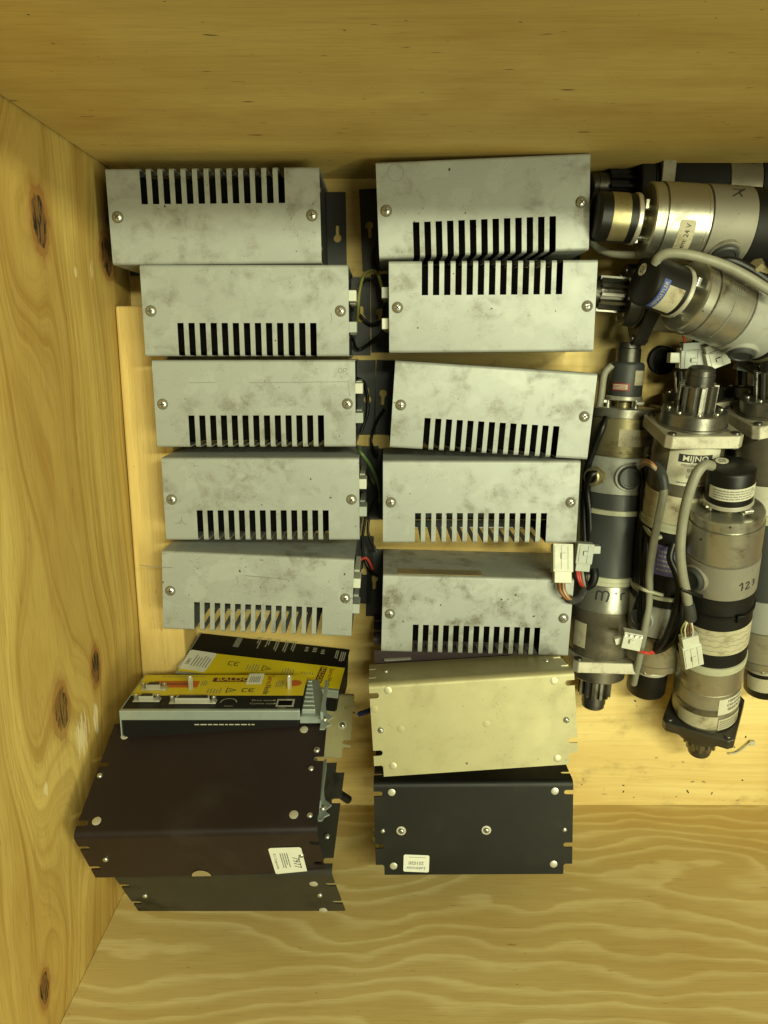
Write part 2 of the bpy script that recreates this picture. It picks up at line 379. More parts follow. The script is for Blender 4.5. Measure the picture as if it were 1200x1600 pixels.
def band(name, R, s0, s1, p0, p1, mat, parent, lift=0.0004, n=14, round_=False):
    """curved label patch on a cylinder"""
    bm = bmesh.new(); rows = []
    for i in range(n + 1):
        p = p0 + (p1 - p0) * i / n; e = 0.0015 if round_ and i in (0, n) else 0
        rows.append([bm.verts.new((s, (R + lift) * math.sin(p), (R + lift) * math.cos(p))) for s in (s0 + e, s1 - e)])
    for A, B in zip(rows, rows[1:]): bm.faces.new((A[0], A[1], B[1], B[0]))
    return bm_obj(name, bm, mat, parent, 60, recalc=False)

def screw_mesh(name, r, h, cross=True, washer=0.0, mats=('zinc', 'recess')):
    bm = bmesh.new()
    if washer > 0: lathe(bm, [(0, washer), (0.0003, washer)], 20, 'z', mi=len(mats) - 1); z = 0.0003
    else: z = 0
    lathe(bm, [(z, r), (z + h * 0.45, r * 0.98), (z + h * 0.8, r * 0.75), (z + h, r * 0.42)], 18, 'z')
    if cross:
        w_, l_ = r * 0.13, r * 0.58
        for a in (0.4, 0.4 + PI / 2):
            c_, s_ = math.cos(a), math.sin(a)
            prism(bm, [(x * c_ - y * s_, x * s_ + y * c_) for x, y in ((-l_, -w_), (l_, -w_), (l_, w_), (-l_, w_))], z + h * 0.6, z + h * (1.04 if a < 1 else 1.06), 1)
    bmesh.ops.recalc_face_normals(bm, faces=bm.faces)
    me = bpy.data.meshes.new(name); bm.to_mesh(me); bm.free()
    for m in mats: me.materials.append(MT[m])
    for p in me.polygons: p.use_smooth = True
    me.set_sharp_from_angle(angle=math.radians(40)); return me
SCREW = screw_mesh('screw', 0.0053, 0.0030, True, 0.0066, ('zinc', 'recess', 'grime'))
SCREW_SMALL = screw_mesh('screw', 0.0036, 0.0026, True)
STUD = screw_mesh('screw', 0.0030, 0.0022, False)
RIVET = screw_mesh('rivet', 0.0046, 0.0010, False, mats=('rivet', 'recess'))
SCREW_WASHER = screw_mesh('screw', 0.0036, 0.0028, True, 0.0058, ('zinc', 'recess', 'rivet'))
RIVET_GOLD = screw_mesh('rivet', 0.0046, 0.0008, False, mats=('rivet_gold', 'recess'))
HOLE_RING = screw_mesh('rivet', 0.0044, 0.0004, False, mats=('gold_steel', 'recess'))
def fix(name, me, loc, parent, rot=(0, 0, 0)):
    o = bpy.data.objects.new(name, me); COL.objects.link(o); o.parent = parent; o.location = loc; o.rotation_euler = rot; return o

# ------------------------------------------------------------------ the crate
XL, YF, YN, XR, TH, HW = -0.331, 0.2185, -0.668, 0.78, 0.018, 0.62
def on_left(u, v):
    d = ray(u, v); t = XL / d.x; return CO.y + d.y * t, CO.z + d.z * t
def structure(name, lo, hi, mat):
    bm = bmesh.new(); box(bm, lo, hi); o = bm_obj(name, bm, mat); o['kind'] = 'structure'; return o
LIGHT, TAN = (0.57, 0.43, 0.185), (0.42, 0.285, 0.10)
fl_hole = at(1034, 563, 0)
W_floor = wood('plywood_floor', 0, 1, (0.70, 0.545, 0.225), (0.57, 0.405, 0.135), 16, 0.05, streak=0.18, fleck=0.45, seed=2.0, stain=0.3,
               knots=[(at(1010, 1205, 0).x, at(1010, 1205, 0).y, 0.006, 0.004, 0.0, 0.6)])
kn = [(62, 345, 0.038, 0.022, 1.0), (150, 1042, 0.030, 0.017, 1.0), (96, 1108, 0.036, 0.022, 0.85), (70, 1545, 0.024, 0.013, 1.0), (168, 400, 0.032, 0.030, 1.0), (-30, 1390, 0.03, 0.02, 0.8)]
KL = [(*on_left(u, v), a, b, s, 0.9) for u, v, a, b, s in kn] + [(*on_left(60, 1330), 0.05, 0.035, 0.0, 0.92), (*on_left(60, 700), 0.12, 0.03, 0.0, 0.5)]
TL = [(*on_left(128, 1152), 0.026, 0.020), (*on_left(150, 1128), 0.022, 0.008), (*on_left(143, 420), 0.012, 0.004), (*on_left(118, 425), 0.006, 0.004), (*on_left(72, 1232), 0.008, 0.007)]
W_left = wood('plywood_left', 1, 2, (0.64, 0.475, 0.148), (0.345, 0.208, 0.043), 13, 0.075, knots=KL, streak=0.35, fleck=0.35, tears=TL, seed=5.0)
W_far = wood('plywood_far', 0, 2, (0.665, 0.505, 0.175), (0.49, 0.335, 0.092), 8, 0.05, blotch=0.55, finel=0.2, streak=0.40, fleck=1.0, seed=11.0,
             knots=[(-0.13, 0.19, 0.008, 0.0016, 1.0, 0.5), (0.2, 0.2, 0.008, 0.002, 0.8, 0.5), (0.155, 0.32, 0.007, 0.002, 0.8, 0.4), (-0.12, 0.29, 0.006, 0.002, 0.6, 0.4)])
kz = on_left  # near wall: knots measured on y = YN
def on_near(u, v):
    d = ray(u, v); t = YN / d.y; return CO.x + d.x * t, CO.z + d.z * t
W_near = wood('plywood_near', 0, 2, (0.74, 0.61, 0.29), (0.555, 0.405, 0.145), 10, 0.045, streak=0.30, fleck=0.4, seed=17.0, wave=34,
              knots=[(*on_near(1150, 1370), 0.022, 0.018, 0.0, 0.95), (*on_near(300, 1480), 0.05, 0.02, 0.0, 0.5)])
structure('floor', (XL - TH, YN - TH, -TH), (XR + TH, YF + TH, 0), W_floor)
structure('wall_left', (XL - TH, YN - TH, 0.0006), (XL, YF + TH, HW), W_left)
structure('wall_far', (XL + 0.0026, YF, 0.0006), (XR, YF + TH, HW - 0.001), W_far)
structure('wall_near', (XL + 0.0006, YN - TH, 0.0006), (XR, YN, HW - 0.001), W_near)
structure('wall_right', (XR, YN - TH + 0.001, 0.0006), (XR + TH, YF + TH - 0.001, HW), W_left)
W_bat = wood('batten_pine', 1, 0, (0.68, 0.51, 0.20), (0.56, 0.39, 0.125), 22, 0.02, streak=0.35, fleck=0.5, seed=23.0)
bm = bmesh.new(); a = at(175, 478, 0.066); b = at(282, 985, 0.066)
box(bm, (XL + 0.0015, -0.50, 0.0005), (XL + 0.062, a.y, 0.066), bev=0.0025)
o = bm_obj('timber_batten', bm, W_bat)
tag(o, 'pale timber batten lying along the left crate wall beside the vented boxes', 'batten')
bm = bmesh.new(); lathe(bm, [(0.0003, 0.019), (0.003, 0.019), (0.004, 0.018), (0.004, 0.013), (0.0025, 0.012)], 28, 'z')
o = bm_obj('rubber_cap', bm, 'rubber', None, 40); o.location = fl_hole
tag(o, 'round black rubber cap on the crate floor beside the white plugs', 'cap')

# ------------------------------------------------------------------ vented supply boxes
BW, BH, BZ = 0.236, 0.1015, 0.128
def cover_mesh():
    xs = [-BW / 2]
    s0, sw, pt = -BW / 2 + 0.0388, 0.0073, 0.01272
    for k in range(13): xs += [s0 + k * pt, s0 + k * pt + sw]
    xs.append(BW / 2)
    h, r = BH / 2, 0.0035
    prof = [(-h, 0.004), (-h, 0.046), (-h, BZ - r)]
    for k in range(1, 5): a = PI / 2 * k / 4; prof.append((-h + r - r * math.cos(a), BZ - r + r * math.sin(a)))
    i0 = 1; prof.append((-h + 0.0375, BZ)); i1 = len(prof) - 1
    prof.append((h - r, BZ))
    for k in range(1, 5): a = PI / 2 * k / 4; prof.append((h - r + r * math.sin(a), BZ - r + r * math.cos(a)))
    prof.append((h, 0.004))
    vs = [(x, y, z) for x in xs for y, z in prof]; n = len(prof); fs = []
    for i in range(len(xs) - 1):
        slot = i % 2 == 1
        for j in range(n - 1):
            if slot and i0 <= j < i1: continue
            fs.append((i * n + j, (i + 1) * n + j, (i + 1) * n + j + 1, i * n + j + 1))
    return vs, fs
def make_box():
    root = bpy.data.objects.new('vented_box', None); COL.objects.link(root)
    vs, fs = cover_mesh(); o = raw('cover', vs, fs, 'grey_paint', root)
    so = o.modifiers.new('sheet', 'SOLIDIFY'); so.thickness = 0.0011; so.offset = -1
    dg = bpy.context.evaluated_depsgraph_get(); me = bpy.data.meshes.new_from_object(o.evaluated_get(dg)); o.modifiers.clear(); o.data = me
    for p in me.polygons: p.use_smooth = True
    me.set_sharp_from_angle(angle=math.radians(35))
    bm = bmesh.new()
    def key(cx, cy, f):
        big = circ(cx, cy, 0.0052, 20, PI / 2 + 0.42)[:-2] if False else [(cx + 0.0052 * math.cos(t), cy + 0.0052 * math.sin(t)) for t in [PI / 2 + 0.45 + (2 * PI - 0.9) * k / 18 for k in range(19)]]
        top = [(cx + 0.0023 * math.cos(t), cy + 0.0135 + 0.0023 * math.sin(t)) for t in [PI * k / 6 for k in range(7)]]
        return [(x, cy + f * (y - cy)) for x, y in big + top]
    plate_holes(bm, [(-0.1405, -0.0495), (0.1405, -0.0495), (0.1405, 0.0495), (-0.1405, 0.0495)], [key(0.1295, -0.002, 1), key(-0.1295, 0.006, -1)], 0.0006, 0.0026)
    bm_obj('base_plate', bm, 'base_steel', root)
    for sx in (-1, 1):
        bm = bmesh.new(); x0 = sx * (BW / 2 - 0.0022)
        box(bm, (min(x0, x0 - sx * 0.0015), -0.0485, 0.003), (max(x0, x0 - sx * 0.0015), 0.0485, BZ - 0.0018))
        bm_obj('end_wall', bm, 'base_steel', root)
        for fy in (0.33, -0.29):
            fix('screw', STUD, (sx * (BW / 2 - 0.0021), fy * BH, 0.112), root, (0, sx * PI / 2, 0))
    for sx in (-1, 1): fix('screw', SCREW, (sx * 0.1085, 0, BZ - 0.0002), root, (0, 0, 0.3 * sx))
    bm = bmesh.new(); box(bm, (-0.11, -0.044, 0.012), (0.11, 0.044, 0.0136)); bm_obj('circuit_board', bm, 'board', root)
    bm = bmesh.new(); box(bm, (-0.095, -0.010, 0.014), (-0.03, 0.044, 0.075), bev=0.004); box(bm, (-0.085, -0.014, 0.02), (-0.04, 0.047, 0.068), bev=0.004); bm_obj('transformer', bm, 'olive_anod', root)
    for x, y, r, h in ((0.0, 0.02, 0.014, 0.06), (0.036, 0.02, 0.014, 0.06), (0.075, 0.01, 0.012, 0.05), (0.02, -0.025, 0.008, 0.03), (0.06, -0.028, 0.008, 0.03), (-0.06, -0.03, 0.008, 0.03)):
        bm = bmesh.new(); lathe(bm, [(0.0138, r), (0.0138 + h, r), (0.0138 + h + 0.001, r * 0.9)], 18, 'z', c=(x, y)); bm_obj('capacitor', bm, 'stator', root, 40)
    bm = bmesh.new(); box(bm, (-0.108, -0.0455, 0.016), (0.108, -0.004, 0.100)); bm_obj('slot_shade', bm, 'hollow', root)  # added black block, blocks light and puts shade behind the slots
    for y, m, z1 in ((0.0175, 'nylon', 0.120), (-0.0175, 'nylon_grey', 0.116)):
        bm = bmesh.new(); box(bm, (BW / 2 - 0.0008, y - 0.0062, z1 - 0.03), (BW / 2 + 0.0085, y + 0.0062, z1), bev=0.0008)
        box(bm, (BW / 2 - 0.0008, y - 0.0075, 0.02), (BW / 2 + 0.006, y + 0.0075, z1 - 0.034), bev=0.0008)
        bm_obj('terminal_block', bm, m, root)
    return root
def dup(root):
    r = root.copy(); COL.objects.link(r)
    for ch in list(root.children):
        c = ch.copy(); COL.objects.link(c); c.parent = r
        for g in ch.children:
            d = g.copy(); COL.objects.link(d); d.parent = c
    return r
BOXES = [
    (-0.1889, 0.1516, 180.5, 'grey vented metal box in the far left crate corner, its slots along the far wall'),
    (-0.1584, 0.0495, 0.0, 'grey vented metal box second from the far wall in the left column'),
    (-0.1516, -0.0561, 0.1, 'grey vented metal box in the middle of the left column, small pencil mark in corner'),
    (-0.1478, -0.1704, 0.0, 'grey vented metal box fourth in the left column, green wire at its end'),
    (-0.1566, -0.2906, -2.6, 'grey vented metal box nearest the yellow drives, last of the left column'),
    (0.1107, 0.1618, 2.35, 'grey vented metal box against the far wall in the right column, faint ring mark'),
    (0.1238, 0.0541, 180.4, 'grey vented metal box second in the right column, slots along its far edge'),
    (0.1278, -0.0640, -3.6, 'grey vented metal box in the middle of the right column, turned clockwise'),
    (0.1168, -0.1739, 0.0, 'grey vented metal box fourth in the right column, white plug under its corner'),
    (0.1157, -0.3187, -1.5, 'grimy grey vented metal box beside the gold bracket, brown paper sticker on its side')]
GRIMY = paint('grey_paint_grimy', (0.355, 0.370, 0.345), (0.15, 0.138, 0.10), 0.75, 0.46, 0.12, 32, 0.35, spec=0.4, spots=1.0)
proto = make_box(); PSU = []; copies = [proto] + [dup(proto) for _ in BOXES[1:]]
for i, (x, y, a, lab) in enumerate(BOXES):
    o = copies[i]
    if i in (4, 9):
        for c in o.children:
            if c.name.startswith('cover'): c.material_slots[0].link = 'OBJECT'; c.material_slots[0].material = GRIMY
    if i in (4, 8):
        for ch in [c for c in o.children if c.name.startswith('slot_shade')]: bpy.data.objects.remove(ch)
    if i in (0, 5, 7, 8, 9):
        for ch in [c for c in o.children if c.name.startswith('terminal_block')]: bpy.data.objects.remove(ch)
    o.location = (x, y, 0); o.rotation_euler = (0, 0, math.radians(a)); tag(o, lab, 'metal box', 'grey vented metal boxes in two columns'); PSU.append(o)
def MW(o): return Matrix.LocRotScale(o.location, o.rotation_euler, o.scale)
def attach(o, parent, M): o.parent = parent; o.matrix_parent_inverse = M.inverted(); return o
def on_box(i, name, d, u, v, mat, rot=0.0):
    M = MW(PSU[i]); p = on_plane(u, v, M, 2, BZ)
    return flat(name, xf(d, p.x, p.y, rot), Matrix.Translation((0, 0, BZ + 0.00025)), mat, PSU[i])
# pencil and ink marks on the faces
on_box(2, 'lettering', stroke_data([[(-.004, .003), (-.004, -.002), (-.001, -.002), (-.001, .003), (-.004, .003)], [(.001, -.003), (.0012, .003), (.005, .003), (.003, .0), (.0012, 0)], [(-.002, -.005), (0, -.008)]], 0.0006), 535, 580, 'ink_grey', -0.1)
on_box(2, 'lettering', stroke_data([[(-.10, 0), (-.075, 0.0004), (-.07, 0)], [(-.03, 0), (.085, .001)], [(.085, .001), (.087, -.016)]], 0.0005), 430, 598, 'ink_grey')
on_box(4, 'lettering', stroke_data([[(-.10, .001), (-.085, 0), (-.06, .0006)], [(.03, -.003), (.08, -.004), (.083, -.008)]], 0.0009), 345, 893, 'ink_grey', -0.03)
on_box(3, 'lettering', stroke_data([[(0, 0), (.003, .004), (.005, .001), (.009, -.002)], [(.003, .004), (.003, .008)], [(-.005, 0), (.003, .001)]], 0.0007), 280, 818, 'ink_grey')
on_box(1, 'lettering', stroke_data([[(0, .006), (.0008, 0), (-.0005, -.006)]], 0.0005), 517, 497, 'ink_grey')
on_box(1, 'scratch', stroke_data([[(-.05, -.012), (0, 0), (.045, .009)]], 0.0007), 330, 478, 'ink_white')
ringd = stroke_data([[(0.0088 * math.cos(t * 0.3), 0.0088 * math.sin(t * 0.3)) for t in range(22)]], 0.0004)
on_box(5, 'ring_mark', ringd, 618, 270, 'ink_grey')
# brown paper sticker on the side of the last box
bm = bmesh.new(); box(bm, (-0.10, 0, 0.10), (0.005, 0.0005, 0.1235))
o = bm_obj('label', bm, 'kraft', PSU[9]); o.location = (0, BH / 2, 0)
flat('lettering', greek(0.09, 0.016, 5, 4, 0.7), Matrix.Translation((-0.045, BH / 2 + 0.0009, 0.112)) @ Matrix.Rotation(-PI / 2, 4, 'X') @ Matrix.Rotation(PI, 4, 'Z'), 'ink_grey', PSU[9])
# wires in the gap between the columns, extra black ones added to darken it
def wire(name, pts, r, mat, parent=None, M=None, n=8, sp=8):
    bm = bmesh.new(); tube(bm, [at(*p) for p in pts], r, n, 0, sp); o = bm_obj(name, bm, mat, None, 60)
    if parent is not None: attach(o, parent, M)
    return o
wire('wire', [(552, 690, 0.05), (563, 706, 0.10), (580, 730, 0.085), (592, 760, 0.06), (594, 785, 0.03)], 0.0022, 'wire_green', PSU[3], MW(PSU[3]))
for pts, m in (([(606, 470, 0.09), (598, 452, 0.07), (588, 425, 0.05), (570, 428, 0.045), (562, 455, 0.05), (560, 480, 0.05), (558, 505, 0.03)], 'wire_yellow'),
               ([(606, 462, 0.085), (600, 480, 0.05), (597, 500, 0.02), (578, 506, 0.012), (562, 492, 0.01)], 'cable_black'),
               ([(592, 380, 0.03), (582, 400, 0.02), (592, 432, 0.03), (600, 465, 0.04)], 'cable_black'),
               ([(556, 590, 0.02), (570, 600, 0.012), (575, 640, 0.012), (564, 676, 0.02)], 'cable_black'),
               ([(600, 640, 0.03), (588, 660, 0.02), (580, 690, 0.014), (590, 712, 0.03)], 'cable_black'),
               ([(598, 770, 0.03), (582, 790, 0.015), (575, 830, 0.015), (588, 862, 0.02)], 'cable_black'),
               ([(566, 770, 0.03), (572, 800, 0.02), (566, 850, 0.018), (574, 884, 0.02), (590, 900, 0.03)], 'cable_black'),
               ([(556, 880, 0.03), (572, 872, 0.02), (583, 890, 0.03)], 'wire_red'),
               ([(604, 515, 0.06), (585, 530, 0.02), (560, 546, 0.01), (551, 530, 0.03)], 'cable_black')):
    wire('wire', pts, 0.002, m, PSU[6], MW(PSU[6]))

# ------------------------------------------------------------------ bent-sheet drive chassis
CW = 0.24
def slot_edge(x, sgn, ys, hw=0.0032, dp=0.011):
    """points up an edge at x (sgn +1 right, -1 left) with open slots at heights ys"""
    pts = []
    for y in ys:
        pts.append((x, y - hw))
        pts += [(x - sgn * (dp - hw) - sgn * hw * math.sin(PI * k / 6), y - hw * math.cos(PI * k / 6)) for k in range(7)]
        pts.append((x, y + hw))
    return pts
def chassis(name, label, M, h1, h2, mat, screws, rivets, slots1=(0.0145, 0.083), slots2=(0.022, 0.060), deep=0.10, board=True, flangefix=True, rv=None, cat='bracket', cw=CW):
    root = thing(name, label, cat, M); r, t = 0.0065, 0.0018; X = cw / 2; nx, ny = 0.0105, 0.0135
    bm = bmesh.new()
    R_ = [(X, r)] + slot_edge(X, 1, slots1) + [(X, h1 - ny), (X - nx + 0.002, h1 - ny), (X - nx, h1 - ny + 0.002), (X - nx, h1)]
    prism(bm, R_ + [(-x, y) for x, y in reversed(R_)], -t, 0)
    F_ = [(X, r)] + slot_edge(X, 1, slots2) + [(X, h2)]
    fl = bmesh.new(); prism(fl, F_ + [(-x, y) for x, y in reversed(F_)], 0, t)
    for v in fl.verts: v.co = Vector((v.co.x, v.co.z, -v.co.y))
    me = bpy.data.meshes.new('x'); fl.to_mesh(me); fl.free(); bm.from_mesh(me); bpy.data.meshes.remove(me)
    rows = []
    for k in range(9):
        a = PI / 2 * k / 8
        rows.append([[bm.verts.new((x, r - q * math.sin(a), -r + q * math.cos(a))) for x in (-X, X)] for q in (r, r - t)])
    for A, B in zip(rows, rows[1:]):
        for q in (0, 1): bm.faces.new((A[q][0], A[q][1], B[q][1], B[q][0]))
        for e in (0, 1): bm.faces.new((A[0][e], A[1][e], B[1][e], B[0][e]))
    bm_obj('bent_plate', bm, mat, root, 40)
    for u, v in rivets:
        p = on_plane(u, v, M); fix('rivet', rv or RIVET, (p.x, p.y, 0), root)
    for u, v, me in screws:
        p = on_plane(u, v, M); fix('screw', me, (p.x, p.y, 0), root, (0, 0, u * 0.7))
    if flangefix:
        for x in (-X + 0.021, X - 0.021): fix('screw', STUD, (x, 0, -h2 * 0.55), root, (PI / 2, 0, 0))
    if board:
        bm = bmesh.new(); box(bm, (-X + 0.016, 0.016, -0.022), (X - 0.016, h1 - 0.012, -0.0204)); bm_obj('circuit_board', bm, 'board', root)
        bm = bmesh.new()
        for k in range(7): box(bm, (-X + 0.03, 0.02 + k * 0.012, -deep), (X - 0.03, 0.023 + k * 0.012, -0.0225))
        bm_obj('heat_sink', bm, 'stator_black', root)
    return root
def RM(T, R): 
    x = (R[0][0], R[1][0], R[2][0]); y = (R[0][1], R[1][1], R[2][1]); return frame(T, x, y)
TURN = Matrix.Diagonal((-1, -1, 1, 1))
M_gold = RM((0.1021, -0.367, 0.2009), ((0.9979, -0.0627, 0.0129), (0.06, 0.9863, 0.1537), (-0.0224, -0.1526, 0.988))) @ TURN
M_black = RM((0.1071, -0.5023, 0.2017), ((0.9993, -0.0245, -0.0267), (0.026, 0.998, 0.0581), (0.0252, -0.0587, 0.998))) @ TURN
M_b1 = RM((-0.1873, -0.4611, 0.3567), ((0.9982, 0.0107, -0.0584), (0.0491, 0.404, 0.9134), (0.0333, -0.9147, 0.4028)))
M_b2 = RM((-0.1726, -0.5339, 0.3234), ((0.9862, 0.0691, -0.1502), (0.1078, 0.4198, 0.9012), (0.1254, -0.905, 0.4066)))
gold = chassis('drive_bracket', 'pale gold bent metal bracket with slotted ends below the grimy grey box', M_gold, 0.1115, 0.085, 'gold_steel',
    [(595, 1141, SCREW_SMALL), (885, 1125, SCREW_SMALL), (585, 1108, HOLE_RING), (626, 1139, HOLE_RING), (760, 1131, HOLE_RING)],
    [(606, 1079), (866, 1064), (614, 1197), (871, 1185)], deep=0.095, rv=RIVET_GOLD)
black = chassis('drive_bracket', 'matt black bent metal bracket with white handwritten label against the near wall', M_black, 0.1215, 0.085, 'black_anod',
    [(627, 1298, SCREW_WASHER), (760, 1297, SCREW_WASHER), (598, 1298, STUD), (882, 1296, STUD)],
    [(612, 1238), (867, 1236), (615, 1353), (865, 1350)], deep=0.195)
brown = chassis('drive_bracket', 'dark brown bent metal bracket on top of the left pile with white numbered sticker', M_b1, 0.150, 0.079, 'brown_anod',
    [(156, 1212, STUD), (486, 1201, STUD), (495, 1172, SCREW_SMALL), (484, 1274, STUD)], [(195, 1150), (475, 1140), (151, 1283), (459, 1273)], deep=0.05, cw=0.244)
olive = chassis('drive_bracket', 'smudged olive black bracket leaning under the dark brown one at the near wall', M_b2, 0.132, 0.079, 'olive_anod',
    [(511, 1307, STUD)], [], deep=0.05)
for u, v in ((490, 1381), (505, 1422), (152, 0)):
    if v: p = on_plane(u, v, M_b2, 1, 0); fix('rivet', RIVET, (p.x, 0, p.z), olive, (PI / 2, 0, 0))
M_low = frame((0.106, -0.352, 0.098), (-0.9985, -0.05, 0.0), (0.05, -0.9985, 0.0))
low = chassis('drive_bracket', 'purplish brown bracket lying flat beneath the pale gold bracket', M_low, 0.12, 0.085, 'purple_anod', [], [], deep=0.09)
pa, pb = at(553, 1088, 0.10), at(541, 1178, 0.16)
M_pale = frame(pa + Vector((-0.12, 0.008, -0.003)), (-1, 0.02, -0.02), (pb - pa)) 
pale = chassis('drive_bracket', 'pale cream bracket showing only its slotted end beside the yellow drives', M_pale, 0.088, 0.06, 'gold_steel',
    [(535, 1133, SCREW_WASHER)], [], slots1=(0.022, 0.068), deep=0.07, board=False, flangefix=False)
# stickers
def corner_quad(M, pts, ax, off):
    return [on_plane(u, v, M, ax, off) for u, v in pts]
def sticker(M, root, pts, ax, off, lift, mat, prints):
    """a flat sticker from its four corners (TL, TR, BR, BL); prints = [(data, fx, fy, size factor, turn, material)]"""
    q = corner_quad(M, pts, ax, off); nrm = Vector((0, 0, 0)); nrm[ax] = lift
    ex = ((q[1] - q[0]) + (q[2] - q[3])) * 0.5; ey = ((q[0] - q[3]) + (q[1] - q[2])) * 0.5
    W_, H_ = ex.length, ey.length; c0 = sum(q, Vector()) / 4
    F = frame(c0 + nrm, ex, ey); th = 0.0003
    bm = bmesh.new(); k = min(W_, H_) * 0.06
    pr = [(-W_/2+k, -H_/2), (W_/2-k, -H_/2), (W_/2, -H_/2+k), (W_/2, H_/2-k), (W_/2-k, H_/2), (-W_/2+k, H_/2), (-W_/2, H_/2-k), (-W_/2, -H_/2+k)]
    prism(bm, pr, 0, th); lab = bm_obj('label', bm, mat, root); lab.matrix_local = F
    for d, fx, fy, s, turn, m in prints:
        flat('lettering', xf(d, fx * W_, fy * H_, turn, s), Matrix.Translation((0, 0, th + 0.0002)), m, lab)
    return lab
sticker(M_black, black, [(631, 1335), (671, 1336), (670, 1363), (630, 1361)], 2, 0, 0.0003, 'paper_white',
    [(text_data('Lektronix', 0.0058, shear=0.25), 0, -0.27, 1, PI, 'ink_blue'), (text_data('251020', 0.0062, shear=0.1), 0, 0.03, 1, PI, 'ink'), (greek(0.022, 0.0013, 1, 3, 0.9), 0, 0.36, 1, PI, 'ink_grey')])
sticker(M_b1, brown, [(418, 1324), (469, 1323), (482, 1363), (432, 1365)], 1, 0, -0.0006, 'paper_white',
    [(text_data('7977', 0.0105, shear=0.15), 0.25, -0.05, 1, -PI / 2, 'ink'), (greek(0.030, 0.009, 4, 5, 0.7), -0.08, 0, 1, -PI / 2, 'ink_grey'),
     (text_data('R.S. Components', 0.0042), -0.36, 0, 1, -PI / 2, 'ink_grey')])
p = on_plane(315, 1367, M_b1, 1, 0); bm = bmesh.new(); prism(bm, [(0.010 * math.cos(PI * k / 14), 0.0105 * math.sin(PI * k / 14)) for k in range(15)], 0, 0.0004)
o = bm_obj('label', bm, 'kraft', brown); o.matrix_local = Matrix.Translation((p.x, -0.0006, -0.0785)) @ Matrix.Rotation(PI / 2, 4, 'X')
sticker(M_gold, gold, [(600, 1016), (641, 1014), (642, 1031), (601, 1034)], 1, 0, -0.0006, 'paper_white', [(greek(0.010, 0.018, 7, 6, 0.9), 0.22, 0, 1, 0, 'ink_grey')])
# blue crimp terminal on a lead from under the gold bracket
bm = bmesh.new(); tube(bm, [at(600, 1105, 0.10), at(585, 1109, 0.115), at(577, 1111, 0.118)], 0.0016, 8); lead = bm_obj('wire', bm, 'cable_black', None, 60)
attach(lead, gold, M_gold)
bm = bmesh.new(); a, b = at(579, 1110, 0.118), at(561, 1116, 0.112); tube(bm, [a, a.lerp(b, 0.5), b], 0.0035, 10, sp=0); cr = bm_obj('crimp_terminal', bm, 'blue', None, 40); attach(cr, gold, M_gold)
bm = bmesh.new(); tube(bm, [b, b + (b - a) * 0.25], 0.0016, 8, sp=0); attach(bm_obj('crimp_tip', bm, 'rivet', None, 40), gold, M_gold)
wire('wire', [(592, 1280, 0.19), (584, 1295, 0.17), (584, 1310, 0.16), (590, 1322, 0.15)], 0.0018, 'wire_yellow', black, M_black)
bm = bmesh.new(); a, b = at(524, 1236, 0.16), at(545, 1250, 0.15); tube(bm, [a, a.lerp(b, 0.5), b], 0.0052, 10, sp=0); attach(bm_obj('cable_end', bm, 'cable_black', None, 40), olive, M_b2)

# ------------------------------------------------------------------ yellow servo drives
def dsub(root, M, u, v, wd, ht=0.0075):
    p = on_plane(u, v, M); bm = bmesh.new()
    box(bm, (p.x - wd / 2 - 0.007, p.y - ht / 2 - 0.001, 0.0007), (p.x + wd / 2 + 0.007, p.y + ht / 2 + 0.001, 0.0017), bev=0.0003)
    sh = [(p.x - wd / 2, p.y - ht / 2), (p.x + wd / 2, p.y - ht / 2), (p.x + wd / 2 - 0.0016, p.y + ht / 2), (p.x - wd / 2 + 0.0016, p.y + ht / 2)]
    prism(bm, sh, 0.0016, 0.0075)
    o = bm_obj('connector_socket', bm, 'rivet', root, 40)
    bm = bmesh.new(); prism(bm, [(p.x + (x - p.x) * 0.9, p.y + (y - p.y) * 0.8) for x, y in sh], 0.0070, 0.0078); bm_obj('socket_insert', bm, 'black', o)
    for sx in (-1, 1):
        bm = bmesh.new(); prism(bm, circ(p.x + sx * (wd / 2 + 0.0042), p.y, 0.0026, 6), 0.0016, 0.0078); lathe(bm, [(0.0076, 0.0014), (0.0084, 0.0014)], 10, 'z', c=(p.x + sx * (wd / 2 + 0.0042), p.y))
        bm_obj('hex_post', bm, 'zinc', o)
def post(root, M, u, v, h=0.016):
    p = on_plane(u, v, M); bm = bmesh.new(); prism(bm, circ(p.x, p.y, 0.0030, 6), 0.0004, h); lathe(bm, [(h - 0.0002, 0.0017), (h + 0.0012, 0.0015)], 10, 'z', c=(p.x, p.y))
    bm_obj('hex_post', bm, 'rivet', root)
